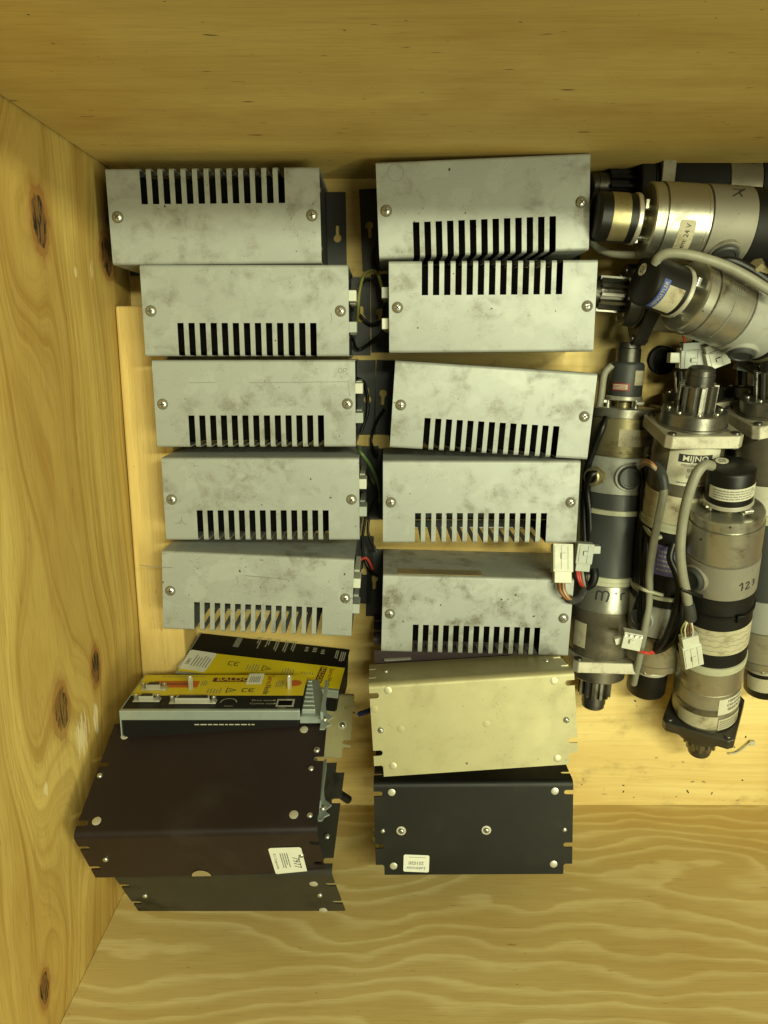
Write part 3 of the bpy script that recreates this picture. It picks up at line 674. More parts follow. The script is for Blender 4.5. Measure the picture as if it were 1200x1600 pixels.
def drive(label, M, W_, H_, dep, flip=False, fins=True):
    root = thing('servo_drive', label, 'drive unit', M, 'yellow and black servo drives'); X = W_ / 2
    bm = bmesh.new(); box(bm, (-X + 0.0015, 0.0022, -dep), (X - 0.0015, H_ - 0.001, -0.0008)); bm_obj('case', bm, 'stator_black', root)
    bm = bmesh.new(); box(bm, (-X, 0, -0.0105), (X, 0.0052, 0.0012), bev=0.0008); box(bm, (-X, 0, -dep), (-X + 0.0012, H_, 0.0012), bev=0.0004); bm_obj('edge_frame', bm, 'galv', root)
    bm = bmesh.new(); box(bm, (-X + 0.004, 0.0008, -dep), (X - 0.003, 0.0019, -0.011)); sp = bm_obj('side_panel', bm, 'panel_black', root)
    flat('lettering', greek(0.075, 0.0024, 1, 11, 0.8), Matrix.Translation((0.02, 0.0006, -0.016)) @ Matrix.Rotation(PI / 2, 4, 'X'), 'ink_white', sp)
    split = 0.038 if not flip else H_ - 0.046
    bands_ = [(0.0052, split, 'panel_black'), (split, H_, 'yellow')] if not flip else [(0.003, split, 'yellow'), (split, H_ - 0.001, 'panel_black')]
    for y0, y1, m in bands_:
        bm = bmesh.new(); box(bm, (-X + 0.0012, y0, -0.0009), (X, y1, 0.0003)); bm_obj('front_panel', bm, m, root)
    if fins:
        bm = bmesh.new()
        prism(bm, [(X + 0.0004, 0.0), (X + 0.030, 0.0), (X + 0.027, 0.03), (X + 0.014, H_), (X + 0.0004, H_)], -0.014, -0.006)
        for k in range(8):
            y = 0.006 + k * 0.0102; xr = X + 0.026 - 0.013 * y / H_; box(bm, (X + 0.002, y, -0.0062), (xr - 0.008, y + 0.0045, -0.0005), bev=0.0008)
        box(bm, (X + 0.0235, -0.004, -0.010), (X + 0.0265, 0.075, 0.002))
        hs = bm_obj('heat_sink', bm, 'galv', root)
        bm = bmesh.new(); prism(bm, [(X + 0.024, -0.022), (X + 0.029, -0.022), (X + 0.031, -0.016), (X + 0.036, -0.012), (X + 0.030, -0.006), (X + 0.037, 0.004), (X + 0.030, 0.012), (X + 0.026, 0.03), (X + 0.024, 0.03)], -0.010, -0.0085)
        bm_obj('mounting_tab', bm, 'galv', root)
        fix('screw', SCREW_SMALL, (X + 0.028, -0.002, -0.0084), root)
    return root
M_A = RM((-0.1939, -0.3873, 0.2467), ((0.9999, -0.009, 0.0046), (-0.0044, 0.0153, 0.9999), (-0.0091, -0.9998, 0.0153)))
dA = drive('yellow and black drive on top, its sockets and maroon name plate facing up', M_A, 0.20, 0.0922, 0.043)
for u, v, wd in ((241, 1077, 0.0165), (230, 1095, 0.0165), (302, 1098, 0.039)): dsub(dA, M_A, u, v, wd)
for u, v in ((298, 1077), (452, 1076)): post(dA, M_A, u, v)
sticker(M_A, dA, [(244, 1065), (314, 1065), (306, 1075), (236, 1075)], 2, 0, 0.0006, 'orange', [(greek(0.040, 0.006, 3, 2, 0.9), 0, 0, 1, 0, 'maroon')])
sticker(M_A, dA, [(335, 1060), (407, 1060), (406, 1066), (332, 1066)], 2, 0, 0.0006, 'maroon', [(text_data('BALDOR', 0.0125, True, sx=1.0), 0, 0, 1, 0, 'yellow')])
sticker(M_A, dA, [(390, 1054), (414, 1054), (408, 1070), (384, 1070)], 2, 0, 0.0010, 'paper_white', [(greek(0.020, 0.013, 6, 8, 0.7), 0, 0, 1, PI / 2, 'ink_grey')])
def printed(root, M, u, v, d, mat, turn=0.0, lift=0.0006):
    p = on_plane(u, v, M); return flat('lettering', xf(d, p.x, p.y, turn), Matrix.Translation((0, 0, lift)), mat, root)
printed(dA, M_A, 422, 1063, text_data('Servo', 0.0105, True), 'ink_red', -PI / 2)
printed(dA, M_A, 417, 1078, text_data('Node', 0.0105, True), 'ink', -PI / 2)
printed(dA, M_A, 384, 1079, stroke_data([[(.002, .004), (-.003, .004), (-.004, 0), (-.003, -.004), (.002, -.004)], [(.010, .004), (.005, .004), (.004, 0), (.005, -.004), (.010, -.004)], [(.004, 0), (.009, 0)]], 0.0013), 'ink')
TRI = stroke_data([[(-.006, -.005), (.006, -.005)], [(.006, -.005), (0, .006)], [(0, .006), (-.006, -.005)], [(0, .002), (0, -.003)]], 0.0011)
printed(dA, M_A, 361, 1079, TRI, 'ink', -PI / 2)
printed(dA, M_A, 335, 1079, greek(0.016, 0.018, 5, 7, 0.6, 0.35), 'ink_grey', PI / 2)
printed(dA, M_A, 320, 1067, greek(0.016, 0.008, 3, 9, 0.6, 0.4), 'ink_grey', PI / 2)
printed(dA, M_A, 437, 1069, greek(0.018, 0.010, 4, 10, 0.6, 0.4), 'ink_grey', PI / 2)
printed(dA, M_A, 290, 1058, greek(0.055, 0.0022, 1, 12, 0.9), 'ink_grey')
bm = bmesh.new(); p = on_plane(461, 1068, M_A); prism(bm, [(p.x + a, p.y + b) for a, b in circ(0, 0, 0.0085, 8)], 0.0003, 0.0007); bm_obj('label', bm, 'orange', dA)
printed(dA, M_A, 411, 1095, text_data('Drive status', 0.0052), 'ink_white'); printed(dA, M_A, 411, 1100, text_data('Comms status', 0.0052), 'ink_white')
for v in (1095, 1100): printed(dA, M_A, 429, v, (circ(0, 0, 0.0014, 8) and [(x, y, 0) for x, y in circ(0, 0, 0.0014, 8)], [tuple(range(8))]), 'rivet')
printed(dA, M_A, 440, 1107, text_data('CAN', 0.0040), 'ink_white')
p = on_plane(446, 1099, M_A); bm = bmesh.new(); box(bm, (p.x - 0.010, p.y - 0.008, 0.0003), (p.x + 0.010, p.y + 0.008, 0.0012)); js = bm_obj('network_socket', bm, 'rivet', dA)
bm = bmesh.new(); box(bm, (p.x - 0.008, p.y - 0.007, 0.0010), (p.x + 0.008, p.y + 0.004, 0.0015)); bm_obj('socket_insert', bm, 'hollow', js)
printed(dA, M_A, 357, 1098, stroke_data([[(0.009 * math.cos(t * 0.25), 0.009 * math.sin(t * 0.25)) for t in range(14)]], 0.0011), 'rivet')
printed(dA, M_A, 357, 1104, greek(0.010, 0.002, 1, 3, 1), 'ink_white')
M_B = RM((-0.1651, -0.4132, 0.1173), ((0.9925, 0.1078, 0.057), (-0.0761, 0.182, 0.9804), (0.0953, -0.9774, 0.1888)))
dB = drive('yellow and black drive underneath, turned askew with a white sticker at its left end', M_B, 0.215, 0.0992, 0.06, True, False)
sticker(M_B, dB, [(296, 1016), (336, 1021), (323, 1052), (279, 1044)], 2, 0, 0.0006, 'paper_white', [(greek(0.026, 0.024, 6, 15, 0.8, 0.4), 0.15, 0, 1, PI / 2, 'ink_grey'), (text_data('5883', 0.007), -0.28, -0.1, 1, PI / 2, 'ink')])
sticker(M_B, dB, [(499, 1042), (509, 1043), (504, 1069), (494, 1067)], 2, 0, 0.0006, 'maroon', [(text_data('BALDOR', 0.009, True), 0, 0, 1, -PI / 2, 'yellow')])
printed(dB, M_B, 517, 1052, text_data('Servo', 0.0090, True), 'ink_red', -PI / 2); printed(dB, M_B, 513, 1067, text_data('Node', 0.0090, True), 'ink', -PI / 2)
printed(dB, M_B, 362, 1037, stroke_data([[(.002, .004), (-.003, .004), (-.004, 0), (-.003, -.004), (.002, -.004)], [(.010, .004), (.005, .004), (.004, 0), (.005, -.004), (.010, -.004)], [(.004, 0), (.009, 0)]], 0.0013), 'ink')
printed(dB, M_B, 416, 1045, TRI, 'ink', -PI / 2)
printed(dB, M_B, 395, 1043, greek(0.016, 0.018, 5, 17, 0.6, 0.35), 'ink_grey', PI / 2)
printed(dB, M_B, 450, 1049, greek(0.016, 0.018, 5, 18, 0.6, 0.35), 'ink_grey', PI / 2)
printed(dB, M_B, 480, 1052, greek(0.006, 0.018, 5, 19, 0.6, 0.35), 'ink_grey', PI / 2)
for k, (u, v) in enumerate(((404, 1005), (418, 1007), (432, 1009), (446, 1011), (458, 1012))): printed(dB, M_B, u, v, greek(0.030, 0.006, 2, 20 + k, 0.5, 0.5), 'ink_white', -PI / 2)
for u, v in ((480, 1015), (492, 1016), (505, 1019)): printed(dB, M_B, u, v, greek(0.006, 0.012, 3, u, 0.7, 0.6), 'ink_white')
printed(dB, M_B, 526, 1024, greek(0.022, 0.005, 2, 40, 0.8, 0.6), 'ink_white', -PI / 2); printed(dB, M_B, 535, 1027, greek(0.024, 0.008, 3, 41, 0.8, 0.6), 'ink_white', -PI / 2)
sticker(M_B, dB, [(371, 997), (379, 998), (373, 1012), (363, 1011)], 2, 0, 0.0006, 'ink_grey', [])
def on_y(u, v, y):
    d = ray(u, v); return CO + d * (y / d.y)
pl, ph = on_y(513, 1188, -0.462), on_y(513, 1250, -0.462)
M_C = frame((ph.x - 0.134, -0.462, ph.z), (1, 0, 0), (0, 0.02, -1))
dC = drive('drive buried in the left pile, only its galvanised edge showing beside the dark brown bracket', M_C, 0.20, 0.09, 0.03)

# ------------------------------------------------------------------ gear motors
ST = dict(enc=0.042, ering=0.048, gap=0.056, cap=0.068, tacho=0.116, term=0.163, stator=0.271, clamp=0.283, band=0.320, gear=0.385, flange=0.401, pilot=0.420, pinion=0.450, tip=0.470)
SHARED = {}
def turned(name, prof, mat, parent, s0=0.0, n=48):
    key = (name, mat, tuple(prof))
    if key not in SHARED:
        bm = bmesh.new(); lathe(bm, prof, n); o = bm_obj(name, bm, mat, parent, 32); SHARED[key] = o.data
    else:
        o = bpy.data.objects.new(name, SHARED[key]); COL.objects.link(o); o.parent = parent
    o.location = (s0, 0, 0); return o
def ring_prof(l, r, ch=0.0008): return ((0, r - ch), (ch, r), (l - ch, r), (l, r - ch))
def gear_mesh(r, l, nt=13):
    pts = []
    for k in range(nt):
        for da, f in ((-0.30, 0.78), (-0.17, 1.0), (0.17, 1.0), (0.30, 0.78)):
            a = 2 * PI * (k + da) / nt; pts.append((r * f * math.cos(a), r * f * math.sin(a)))
    bm = bmesh.new(); prism(bm, pts, 0, l)
    for v in bm.verts: v.co = Vector((v.co.z, v.co.x, v.co.y))
    return bm
def motor(label, enc, pin, L=0.478, roll=0.0, tacho='alu', term='terminal', stator='stator', bandm='alu', gearm='gearbox', flm='castface', encr=0.0255, knob=0.0, caps=(0.0,), encm='black', enc_on=True, scale=1.0, flroll=0.0, clampm='tie'):
    """enc, pin = the two ends of the axis as points; the local x axis runs from the encoder to the pinion"""
    A, B = Vector(enc), Vector(pin); d = (B - A).normalized(); y = Vector((0, 0, 1)).cross(d)
    M = frame(A, d, y) @ Matrix.Rotation(roll, 4, 'X') @ Matrix.Diagonal(((B - A).length / (ST['tip'] + knob), scale, scale, 1))
    root = thing('gear_motor', label, 'gear motor', M, 'geared servo motors piled at the right'); k = knob
    f = {q: v + k for q, v in ST.items()}
    if enc_on:
        if knob: turned('shaft_cover', ((0, 0.0125), (0.004, 0.0135), (0.007, 0.0135), (0.008, 0.0145), (k, 0.0148), (k + 0.001, 0.0125)), 'steel_dark', root)
        turned('encoder', ((0, encr * 0.84), (0.0015, encr * 0.94), (0.004, encr), (0.042, encr)), encm, root, k)
        turned('encoder_ring', ring_prof(0.0055, encr + 0.0012), 'rivet', root, k + 0.042)
        turned('coupling', ((0, 0.010), (0.011, 0.010)), 'brass', root, k + 0.0465)
        for t in (0.5, 2.6, 4.7):
            bm = bmesh.new(); lathe(bm, [(0, 0.0032), (0.0105, 0.0032)], 10, c=(0.0195 * math.sin(t), 0.0195 * math.cos(t))); o = bm_obj('standoff', bm, 'zinc', root, 40); o.location = (k + 0.0465, 0, 0)
            bm = bmesh.new(); box(bm, (k + 0.0475, 0.022 * math.sin(t) - 0.004, 0.022 * math.cos(t) - 0.004), (k + 0.0515, 0.026 * math.sin(t) + 0.004, 0.026 * math.cos(t) + 0.004), bev=0.0006); bm_obj('clamp_cleat', bm, 'zinc', root)
    turned('end_ring', ((0, 0.026), (0.0, 0.0375), (0.0015, 0.0392), (0.0115, 0.0395), (0.012, 0.0385)), 'alu', root, f['gap'])
    turned('tacho_housing', ((0, 0.0378), (0.0015, 0.0378), (0.0015, 0.0405), (0.041, 0.0405), (0.0412, 0.0401), (0.0432, 0.0401), (0.0435, 0.0405), (0.0465, 0.0405), (0.0465, 0.0385), (0.0485, 0.0385)), tacho, root, f['cap'])
    turned('terminal_housing', ((0, 0.0385), (0.0006, 0.0412), (0.0465, 0.0412), (0.047, 0.0402)), term, root, f['tacho'])
    turned('stator', ((0, 0.0398), (0.0004, 0.0408), (0.1075, 0.0408), (0.108, 0.0398)), stator, root, f['term'])
    turned('clamp_ring', ((0, 0.0405), (0.0006, 0.0422), (0.0052, 0.0422), (0.0056, 0.0412), (0.0066, 0.0412), (0.007, 0.0420), (0.0116, 0.0418), (0.012, 0.0402)), clampm, root, f['stator'])
    turned('gear_ring', ((0, 0.0400), (0.0006, 0.0408), (0.0364, 0.0408), (0.037, 0.0402)), bandm, root, f['clamp'])
    turned('gearbox', ((0, 0.0395), (0.001, 0.0402), (0.055, 0.0400), (0.062, 0.0388), (0.066, 0.0375)), gearm, root, f['band'])
    bm = bmesh.new(); h, c = 0.044, 0.006
    sq = [(h - c, -h), (h, -h + c), (h, h - c), (h - c, h), (-h + c, h), (-h, h - c), (-h, -h + c), (-h + c, -h)]
    prism(bm, sq, 0, 0.0155)
    for v in bm.verts: v.co = Vector((v.co.z, v.co.x, v.co.y))
    bmesh.ops.bevel(bm, geom=[e for e in bm.edges], offset=0.0008, segments=1, affect='EDGES')
    bmesh.ops.rotate(bm, cent=(0, 0, 0), matrix=Matrix.Rotation(flroll, 3, 'X'), verts=bm.verts)
    fl = bm_obj('mounting_flange', bm, flm, root); fl.location = (f['gear'], 0, 0)
    for t in range(4):
        a = PI / 4 + t * PI / 2 - flroll; cy, cz = 0.0505 * math.sin(a), 0.0505 * math.cos(a)
        bm = bmesh.new(); lathe(bm, [(-0.0028, 0.0040), (-0.0022, 0.0046), (0.0006, 0.0048), (0.0155, 0.0048), (0.0176, 0.0044), (0.018, 0.003)], 14, c=(cy, cz)); bm_obj('bolt', bm, 'steel_dark', fl, 40)
    turned('pilot_flange', ((0, 0.0385), (0.0028, 0.0385), (0.0034, 0.0368), (0.0175, 0.0362), (0.019, 0.0345), (0.019, 0.019)), 'steel' if flm == 'castface' else 'steel_dark', root, f['flange'])
    for t in range(8):
        a = t * PI / 4 + 0.2; bm = bmesh.new(); lathe(bm, [(0.0185, 0.0030), (0.0205, 0.0026)], 10, c=(0.0285 * math.sin(a), 0.0285 * math.cos(a))); o = bm_obj('bolt', bm, 'zinc', root, 40); o.location = (f['flange'], 0, 0)
    if 'pin' not in SHARED:
        o = bm_obj('pinion', gear_mesh(0.0215, 0.0305), 'steel', root, 30); SHARED['pin'] = o.data
    else:
        o = bpy.data.objects.new('pinion', SHARED['pin']); COL.objects.link(o); o.parent = root
    o.location = (f['pilot'] - 0.0005, 0, 0)
    turned('shaft_end', ((0, 0.0155), (0.012, 0.0158), (0.0122, 0.0148), (0.018, 0.0146), (0.020, 0.0125)), 'steel_dark', root, f['pinion'])
    for a in caps:
        C_ = Vector((0.024 + f['tacho'], 0.0395 * math.sin(a), 0.0395 * math.cos(a)))
        Fr = frame(C_, (1, 0, 0), Vector((0, math.sin(a), math.cos(a))).cross(Vector((1, 0, 0))))
        bm = bmesh.new(); lathe(bm, [(-0.004, 0.0172), (0.0025, 0.0172), (0.0032, 0.0165), (0.0032, 0.0148)], 26, 'z'); o = bm_obj('cap_rim', bm, term, root, 40); o.matrix_local = Fr
        bm = bmesh.new(); lathe(bm, [(-0.004, 0.0145), (0.0065, 0.0142), (0.0078, 0.0128), (0.0078, 0.0105), (0.0068, 0.0100)], 26, 'z'); q = bm_obj('brush_cap', bm, 'stator', o, 40)
    return root, M, f
def plug(p0, p1, wd, th, mat, root, M, ridges=3, side=Vector((0, 0, 1)), collar=True):
    """crimp-pin plug: a ribbed nylon block from p0 (mouth) to p1 (wire end)"""
    d = (p1 - p0); L = d.length; Fr = frame(p0, d, side.cross(d))
    bm = bmesh.new(); box(bm, (0, -wd / 2, -th / 2), (L * 0.72, wd / 2, th / 2), bev=0.0007)
    if collar: box(bm, (L * 0.70, -wd / 2 * 0.86, -th / 2 * 0.86), (L, wd / 2 * 0.86, th / 2 * 0.86), bev=0.0006)
    for k in range(ridges):
        y = -wd / 2 + wd * (k + 0.5) / ridges; box(bm, (L * 0.06, y - wd * 0.10, th / 2 - 0.0004), (L * 0.66, y + wd * 0.10, th / 2 + 0.0009))
    box(bm, (L * 0.25, -wd * 0.12, th / 2), (L * 0.40, wd * 0.12, th / 2 + 0.0028), bev=0.0004)
    o = bm_obj('connector', bm, mat, root); o.matrix_local = M.inverted() @ Fr
    return o
def pwire(name, pts, r, mat, root, M, n=9, sp=8):
    return wire(name, pts, r, mat, root, M, n, sp)
def axis_at(e, p, L):
    """stretch the axis from the encoder point through p to the full length"""
    A, B = Vector(e), Vector(p); return A, A + (B - A).normalized() * L

# the long motor beside the right column
e_, eM, ef = motor('long grey motor lying beside the right box column, brass collar and red sticker', at(984, 535, 0.046), at(926, 1104, 0.044), roll=0.0, tacho='brass', encr=0.0205, knob=0.024, encm='stator', caps=(0.05,), bandm='alu', scale=1.035)
R_ = 0.0405
l = band('label', R_, ef['cap'] + 0.013, ef['cap'] + 0.034, -0.35, 1.05, 'paper_dirty', e_); wrap('lettering', text_data('24V / 400', 0.0075), R_, ef['cap'] + 0.0235, 0.35, 'ink_grey', l, 0.0009)
l = band('label', 0.0205, 0.050, 0.059, -1.15, -0.05, 'ink_red', e_); l2 = band('label', 0.0205, 0.0515, 0.0575, -1.02, -0.18, 'paper', l, 0.0008); wrap('lettering', greek(0.015, 0.005, 3, 4, 0.9), 0.0205, 0.0545, -0.6, 'ink_red', l, 0.0011)
l = band('label', 0.0205, 0.034, 0.052, 0.2, 0.95, 'paper_dirty', e_)
wrap('lettering', stroke_data([[(-.018, -.006), (-.017, .005), (-.013, .006), (-.010, .004)], [(-.011, -.006), (-.010, .005), (-.006, .007), (-.003, .004), (-.004, -.004), (-.0055, -.007)], [(.005, .004), (.0065, .0055)], [(.013, -.004), (.013, .004), (.018, .005)]], 0.0021), 0.0408, ef['clamp'] + 0.013, -0.1, 'ink', e_)
l = band('label', 0.0402, ef['band'] + 0.018, ef['band'] + 0.052, -1.25, -0.75, 'paper_dirty', e_)
C_ = Vector((0.026 + ef['tacho'], 0.0395 * math.sin(-0.9), 0.0395 * math.cos(-0.9))); Fr = frame(C_, (1, 0, 0), Vector((0, math.sin(-0.9), math.cos(-0.9))).cross(Vector((1, 0, 0))))
bm = bmesh.new(); prism(bm, circ(0, 0, 0.0125, 6), 0, 0.004); lathe(bm, [(0.004, 0.0105), (0.0085, 0.0105), (0.009, 0.0115), (0.0125, 0.0115), (0.014, 0.0100), (0.014, 0.0075)], 24, 'z'); o = bm_obj('cable_gland', bm, 'brass', e_, 40); o.matrix_local = Fr
bm = bmesh.new(); lathe(bm, [(0.0130, 0.0080), (0.0145, 0.0078)], 20, 'z'); bm_obj('gland_seal', bm, 'rubber', o)
turned('cable_tie', ((0, 0.0412), (0.0005, 0.0432), (0.0062, 0.0432), (0.0067, 0.0412)), 'tie', e_, 0.207)
pwire('cable', [(956, 570, 0.062), (944, 585, 0.060), (939, 620, 0.055), (932, 660, 0.05), (925, 700, 0.045), (919, 730, 0.04)], 0.0046, 'cable_grey', e_, eM)
pwire('cable', [(948, 652, 0.072), (940, 672, 0.078), (928, 702, 0.070), (917, 735, 0.062), (913, 780, 0.06), (913, 830, 0.06), (914, 866, 0.06)], 0.0042, 'cable_black', e_, eM)
pwire('cable', [(933, 738, 0.082), (923, 744, 0.082), (918, 765, 0.07), (921, 800, 0.068), (922, 840, 0.066), (920, 866, 0.064)], 0.0042, 'cable_black', e_, eM)
pwire('cable', [(908, 770, 0.05), (906, 800, 0.05), (907, 850, 0.05), (902, 900, 0.05)], 0.0036, 'cable_grey', e_, eM)
plug(at(878, 850, 0.118), at(878, 911, 0.134), 0.0245, 0.014, 'nylon', e_, eM)
plug(at(914, 848, 0.105), at(908, 891, 0.105), 0.021, 0.014, 'nylon_grey', e_, eM, 2)
bm = bmesh.new(); box(bm, (0, -0.005, -0.005), (0.012, 0.005, 0.005), bev=0.0008); o = bm_obj('connector', bm, 'nylon_grey', e_); o.matrix_local = eM.inverted() @ Matrix.Translation(at(922, 858, 0.104))
for k, (m, q) in enumerate((('wire_brown', 0), ('wire_orange', 3), ('wire_brown', 6), ('wire_white', 9), ('wire_orange', 11))):
    pwire('wire', [(871 + q, 909, 0.135), (873 + q * 0.9, 922, 0.146), (881 + q * 0.7, 933, 0.146), (890 + q * 0.4, 938, 0.136), (898, 938, 0.12)], 0.0012, m, e_, eM, 6)
pwire('sleeve', [(887, 936, 0.138), (897, 938, 0.13), (906, 932, 0.115), (912, 920, 0.10)], 0.0052, 'stator', e_, eM)
for k, (m, q) in enumerate((('wire_red', 0), ('wire_red', 3), ('cable_grey', 8), ('cable_black', 13))):
    pwire('wire', [(901 + q, 889, 0.105), (903 + q, 902, 0.110), (908 + q * 0.7, 914, 0.108), (916 + q * 0.3, 917, 0.10)], 0.0018, m, e_, eM, 6)
pwire('sleeve', [(928, 889, 0.10), (929, 900, 0.104), (925, 912, 0.104), (916, 917, 0.10)], 0.0056, 'rubber', e_, eM)

# the motor with the maker's label, pinion up, lying on the two lower ones
A, B = at(1008, 1078, 0.050), at(1097, 574, 0.152)
f_, fM, ff = motor('motor with dark logo label on its gearbox and pinion pointing at the white plugs', A, B, stator='stator_black', bandm='paper_dirty', caps=(0.9, -1.5), scale=1.0)
l = band('label', 0.0402, ff['band'] + 0.016, ff['band'] + 0.064, -0.62, 0.88, 'paper', f_, round_=True)
lo = band('label', 0.0402, ff['band'] + 0.046, ff['band'] + 0.056, -0.32, 0.60, 'ink', l, 0.0008); wrap('lettering', text_data('MIJNO', 0.0098, True), 0.0402, ff['band'] + 0.051, 0.15, 'paper', l, 0.0012, PI)
wrap('lettering', text_data('PRECISION', 0.0042), 0.0402, ff['band'] + 0.0425, 0.25, 'ink_grey', l, 0.0009, PI)
wrap('lettering', text_data('03', 0.0062), 0.0402, ff['band'] + 0.036, 0.25, 'ink_grey', l, 0.0009, PI); wrap('lettering', text_data('02', 0.0062), 0.0402, ff['band'] + 0.028, 0.25, 'ink_grey', l, 0.0009, PI)
wrap('lettering', greek(0.045, 0.003, 1, 2, 0.9), 0.0402, ff['band'] + 0.020, 0.0, 'ink_grey', l, 0.0009, PI)
l = band('label', 0.0408, ff['stator'] - 0.060, ff['stator'] - 0.018, -0.55, 0.85, 'purple_label', f_); wrap('lettering', greek(0.045, 0.032, 5, 31, 0.6, 0.35), 0.0408, ff['stator'] - 0.039, 0.15, 'ink_white', l, 0.0008, PI)
turned('cable_tie', ((0, 0.0408), (0.0005, 0.0428), (0.0052, 0.0428), (0.0057, 0.0408)), 'tie', f_, ff['term'] + 0.012)
pwire('cable', [(990, 1068, 0.072), (997, 1035, 0.095), (1006, 990, 0.115), (1014, 940, 0.125), (1015, 895, 0.135), (1021, 850, 0.15), (1030, 805, 0.16), (1037, 768, 0.165), (1034, 742, 0.16), (1024, 728, 0.15)], 0.0047, 'cable_grey', f_, fM)
pwire('sleeve', [(1038, 765, 0.166), (1035, 745, 0.163), (1027, 731, 0.154), (1020, 727, 0.148)], 0.0062, 'stator', f_, fM)
for q, m in ((0, 'wire_orange'), (4, 'wire_white'), (7, 'wire_orange'), (10, 'cable_grey')):
    pwire('wire', [(1026, 731 + q * 0.5, 0.16), (1017, 722 + q * 0.7, 0.155), (1007, 718 + q * 0.8, 0.13), (1000, 722 + q, 0.10)], 0.0013, m, f_, fM, 6)
for pts in ([(1006, 750, 0.10), (1006, 800, 0.105), (1003, 850, 0.11), (1004, 900, 0.115), (1001, 950, 0.11), (1000, 990, 0.10)], [(1012, 770, 0.11), (1014, 820, 0.115), (1009, 870, 0.12), (1010, 920, 0.125), (1008, 965, 0.118), (1004, 1000, 0.10)],
            [(1020, 790, 0.11), (1020, 840, 0.115), (1016, 885, 0.12), (1000, 930, 0.11), (988, 965, 0.09)], [(1001, 720, 0.08), (1003, 780, 0.085), (998, 840, 0.09), (996, 900, 0.095), (1004, 960, 0.10), (1012, 1000, 0.10)],
            [(1000, 830, 0.07), (1001, 870, 0.08), (994, 910, 0.085), (992, 945, 0.08), (1000, 960, 0.07)]):
    pwire('cable', pts, 0.0040, 'cable_black', f_, fM)
pwire('cable', [(1052, 850, 0.150), (1047, 872, 0.155), (1056, 895, 0.16), (1061, 925, 0.155), (1052, 965, 0.145), (1038, 1000, 0.13), (1024, 1016, 0.115)], 0.0043, 'cable_black', f_, fM)
pwire('cable', [(1064, 930, 0.140), (1064, 965, 0.135), (1054, 995, 0.125), (1038, 1012, 0.115), (1022, 1018, 0.112)], 0.0043, 'cable_black', f_, fM)
plug(at(972, 996, 0.122), at(1012, 1004, 0.128), 0.0215, 0.018, 'nylon', f_, fM, 0, collar=False)
bm = bmesh.new(); box(bm, (-0.011, -0.004, -0.004), (0, 0.004, 0.004), bev=0.0006); o = bm_obj('connector', bm, 'nylon', f_); o.matrix_local = fM.inverted() @ Matrix.Translation(at(973, 998, 0.12)) @ Matrix.Rotation(0.3, 4, 'Z')
for k in range(4):
    bm = bmesh.new(); lathe(bm, [(0, 0.0016), (0.0009, 0.0014)], 10, 'z'); o = bm_obj('contact_pin', bm, 'zinc', f_); o.matrix_local = fM.inverted() @ Matrix.Translation(at(978 + k * 8, 992.5 + k * 1.2, 0.1355))
pwire('wire', [(990, 1013, 0.118), (1003, 1019, 0.121), (1016, 1019, 0.118), (1026, 1018, 0.114)], 0.0016, 'wire_red', f_, fM, 6)
pwire('wire', [(996, 1016, 0.116), (1008, 1021, 0.119), (1020, 1021, 0.116), (1027, 1017, 0.112)], 0.0014, 'wire_red', f_, fM, 6)
pwire('cable_tie', [(990, 910, 0.085), (1003, 920, 0.125), (1022, 926, 0.132), (1036, 930, 0.134)], 0.0024, 'tie', f_, fM)
pwire('cable_tie', [(1004, 815, 0.10), (1014, 832, 0.13), (1026, 840, 0.150), (1034, 838, 0.152)], 0.0026, 'tie', f_, fM)

# the motor marked 123, lying on top with its encoder raised
A, B = at(1144, 726, 0.192), at(1092, 1174, 0.052)
h_, hM, hf = motor('tilted motor with 123 inked on it and square black flange resting on the floor', A, B, tacho='alu', term='terminal_tan', stator='stator_black', bandm='alu', gearm='alu_dirty', flm='steel_dark', encr=0.0250, caps=(-1.15, 1.9), flroll=-0.98, scale=1.02)
wrap('lettering', stroke_data([[(-.0115, .002), (-.008, .0055), (-.008, -.006)], [(-.004, .003), (-.001, .005), (.001, .002), (-.003, -.005), (.003, -.0045)], [(.0065, .004), (.0095, .004), (.008, .001), (.010, -.001), (.0075, -.004)]], 0.0013), 0.0412, hf['tacho'] + 0.027, 0.36, 'ink', h_)
l = band('label', 0.0250, 0.018, 0.034, -1.35, 1.15, 'paper', h_); wrap('lettering', greek(0.05, 0.013, 4, 21, 0.85, 0.4), 0.025, 0.026, -0.1, 'ink_grey', l, 0.0008)
band('label', 0.0408, hf['term'] + 0.047, hf['term'] + 0.086, -1.55, 1.45, 'paper_dirty', h_, n=24)
for k in range(4): wrap('lettering', stroke_data([[(-.05 + q * .006, (0.0012 if (q + k) % 2 else -0.0012) * (1 if q % 5 else 0.2)) for q in range(17)]], 0.0004), 0.0408, hf['term'] + 0.054 + k * 0.0085, 0.0, 'ink_grey', h_, 0.0009)
turned('cable_tie', ((0, 0.0410), (0.0004, 0.0424), (0.0044, 0.0424), (0.0048, 0.0410)), 'rubber', h_, hf['term'] + 0.024)
bm = bmesh.new(); box(bm, (hf['term'] + 0.021, 0.004, 0.0415), (hf['term'] + 0.032, 0.013, 0.0455), bev=0.0008); bm_obj('tie_buckle', bm, 'rubber', h_)
l = band('label', 0.0402, hf['band'] + 0.006, hf['band'] + 0.034, -0.05, 1.05, 'paper', h_)
for k, t_ in enumerate(('1050103N', 'CO-07705', '022576/3')): wrap('lettering', text_data(t_, 0.0062, True), 0.0402, hf['band'] + 0.011 + k * 0.0075, 0.55, 'ink', l, 0.0008)
band('label', 0.0400, hf['band'] + 0.037, hf['band'] + 0.060, -1.3, -0.02, 'paper_dirty', h_, 0.0006, 20)
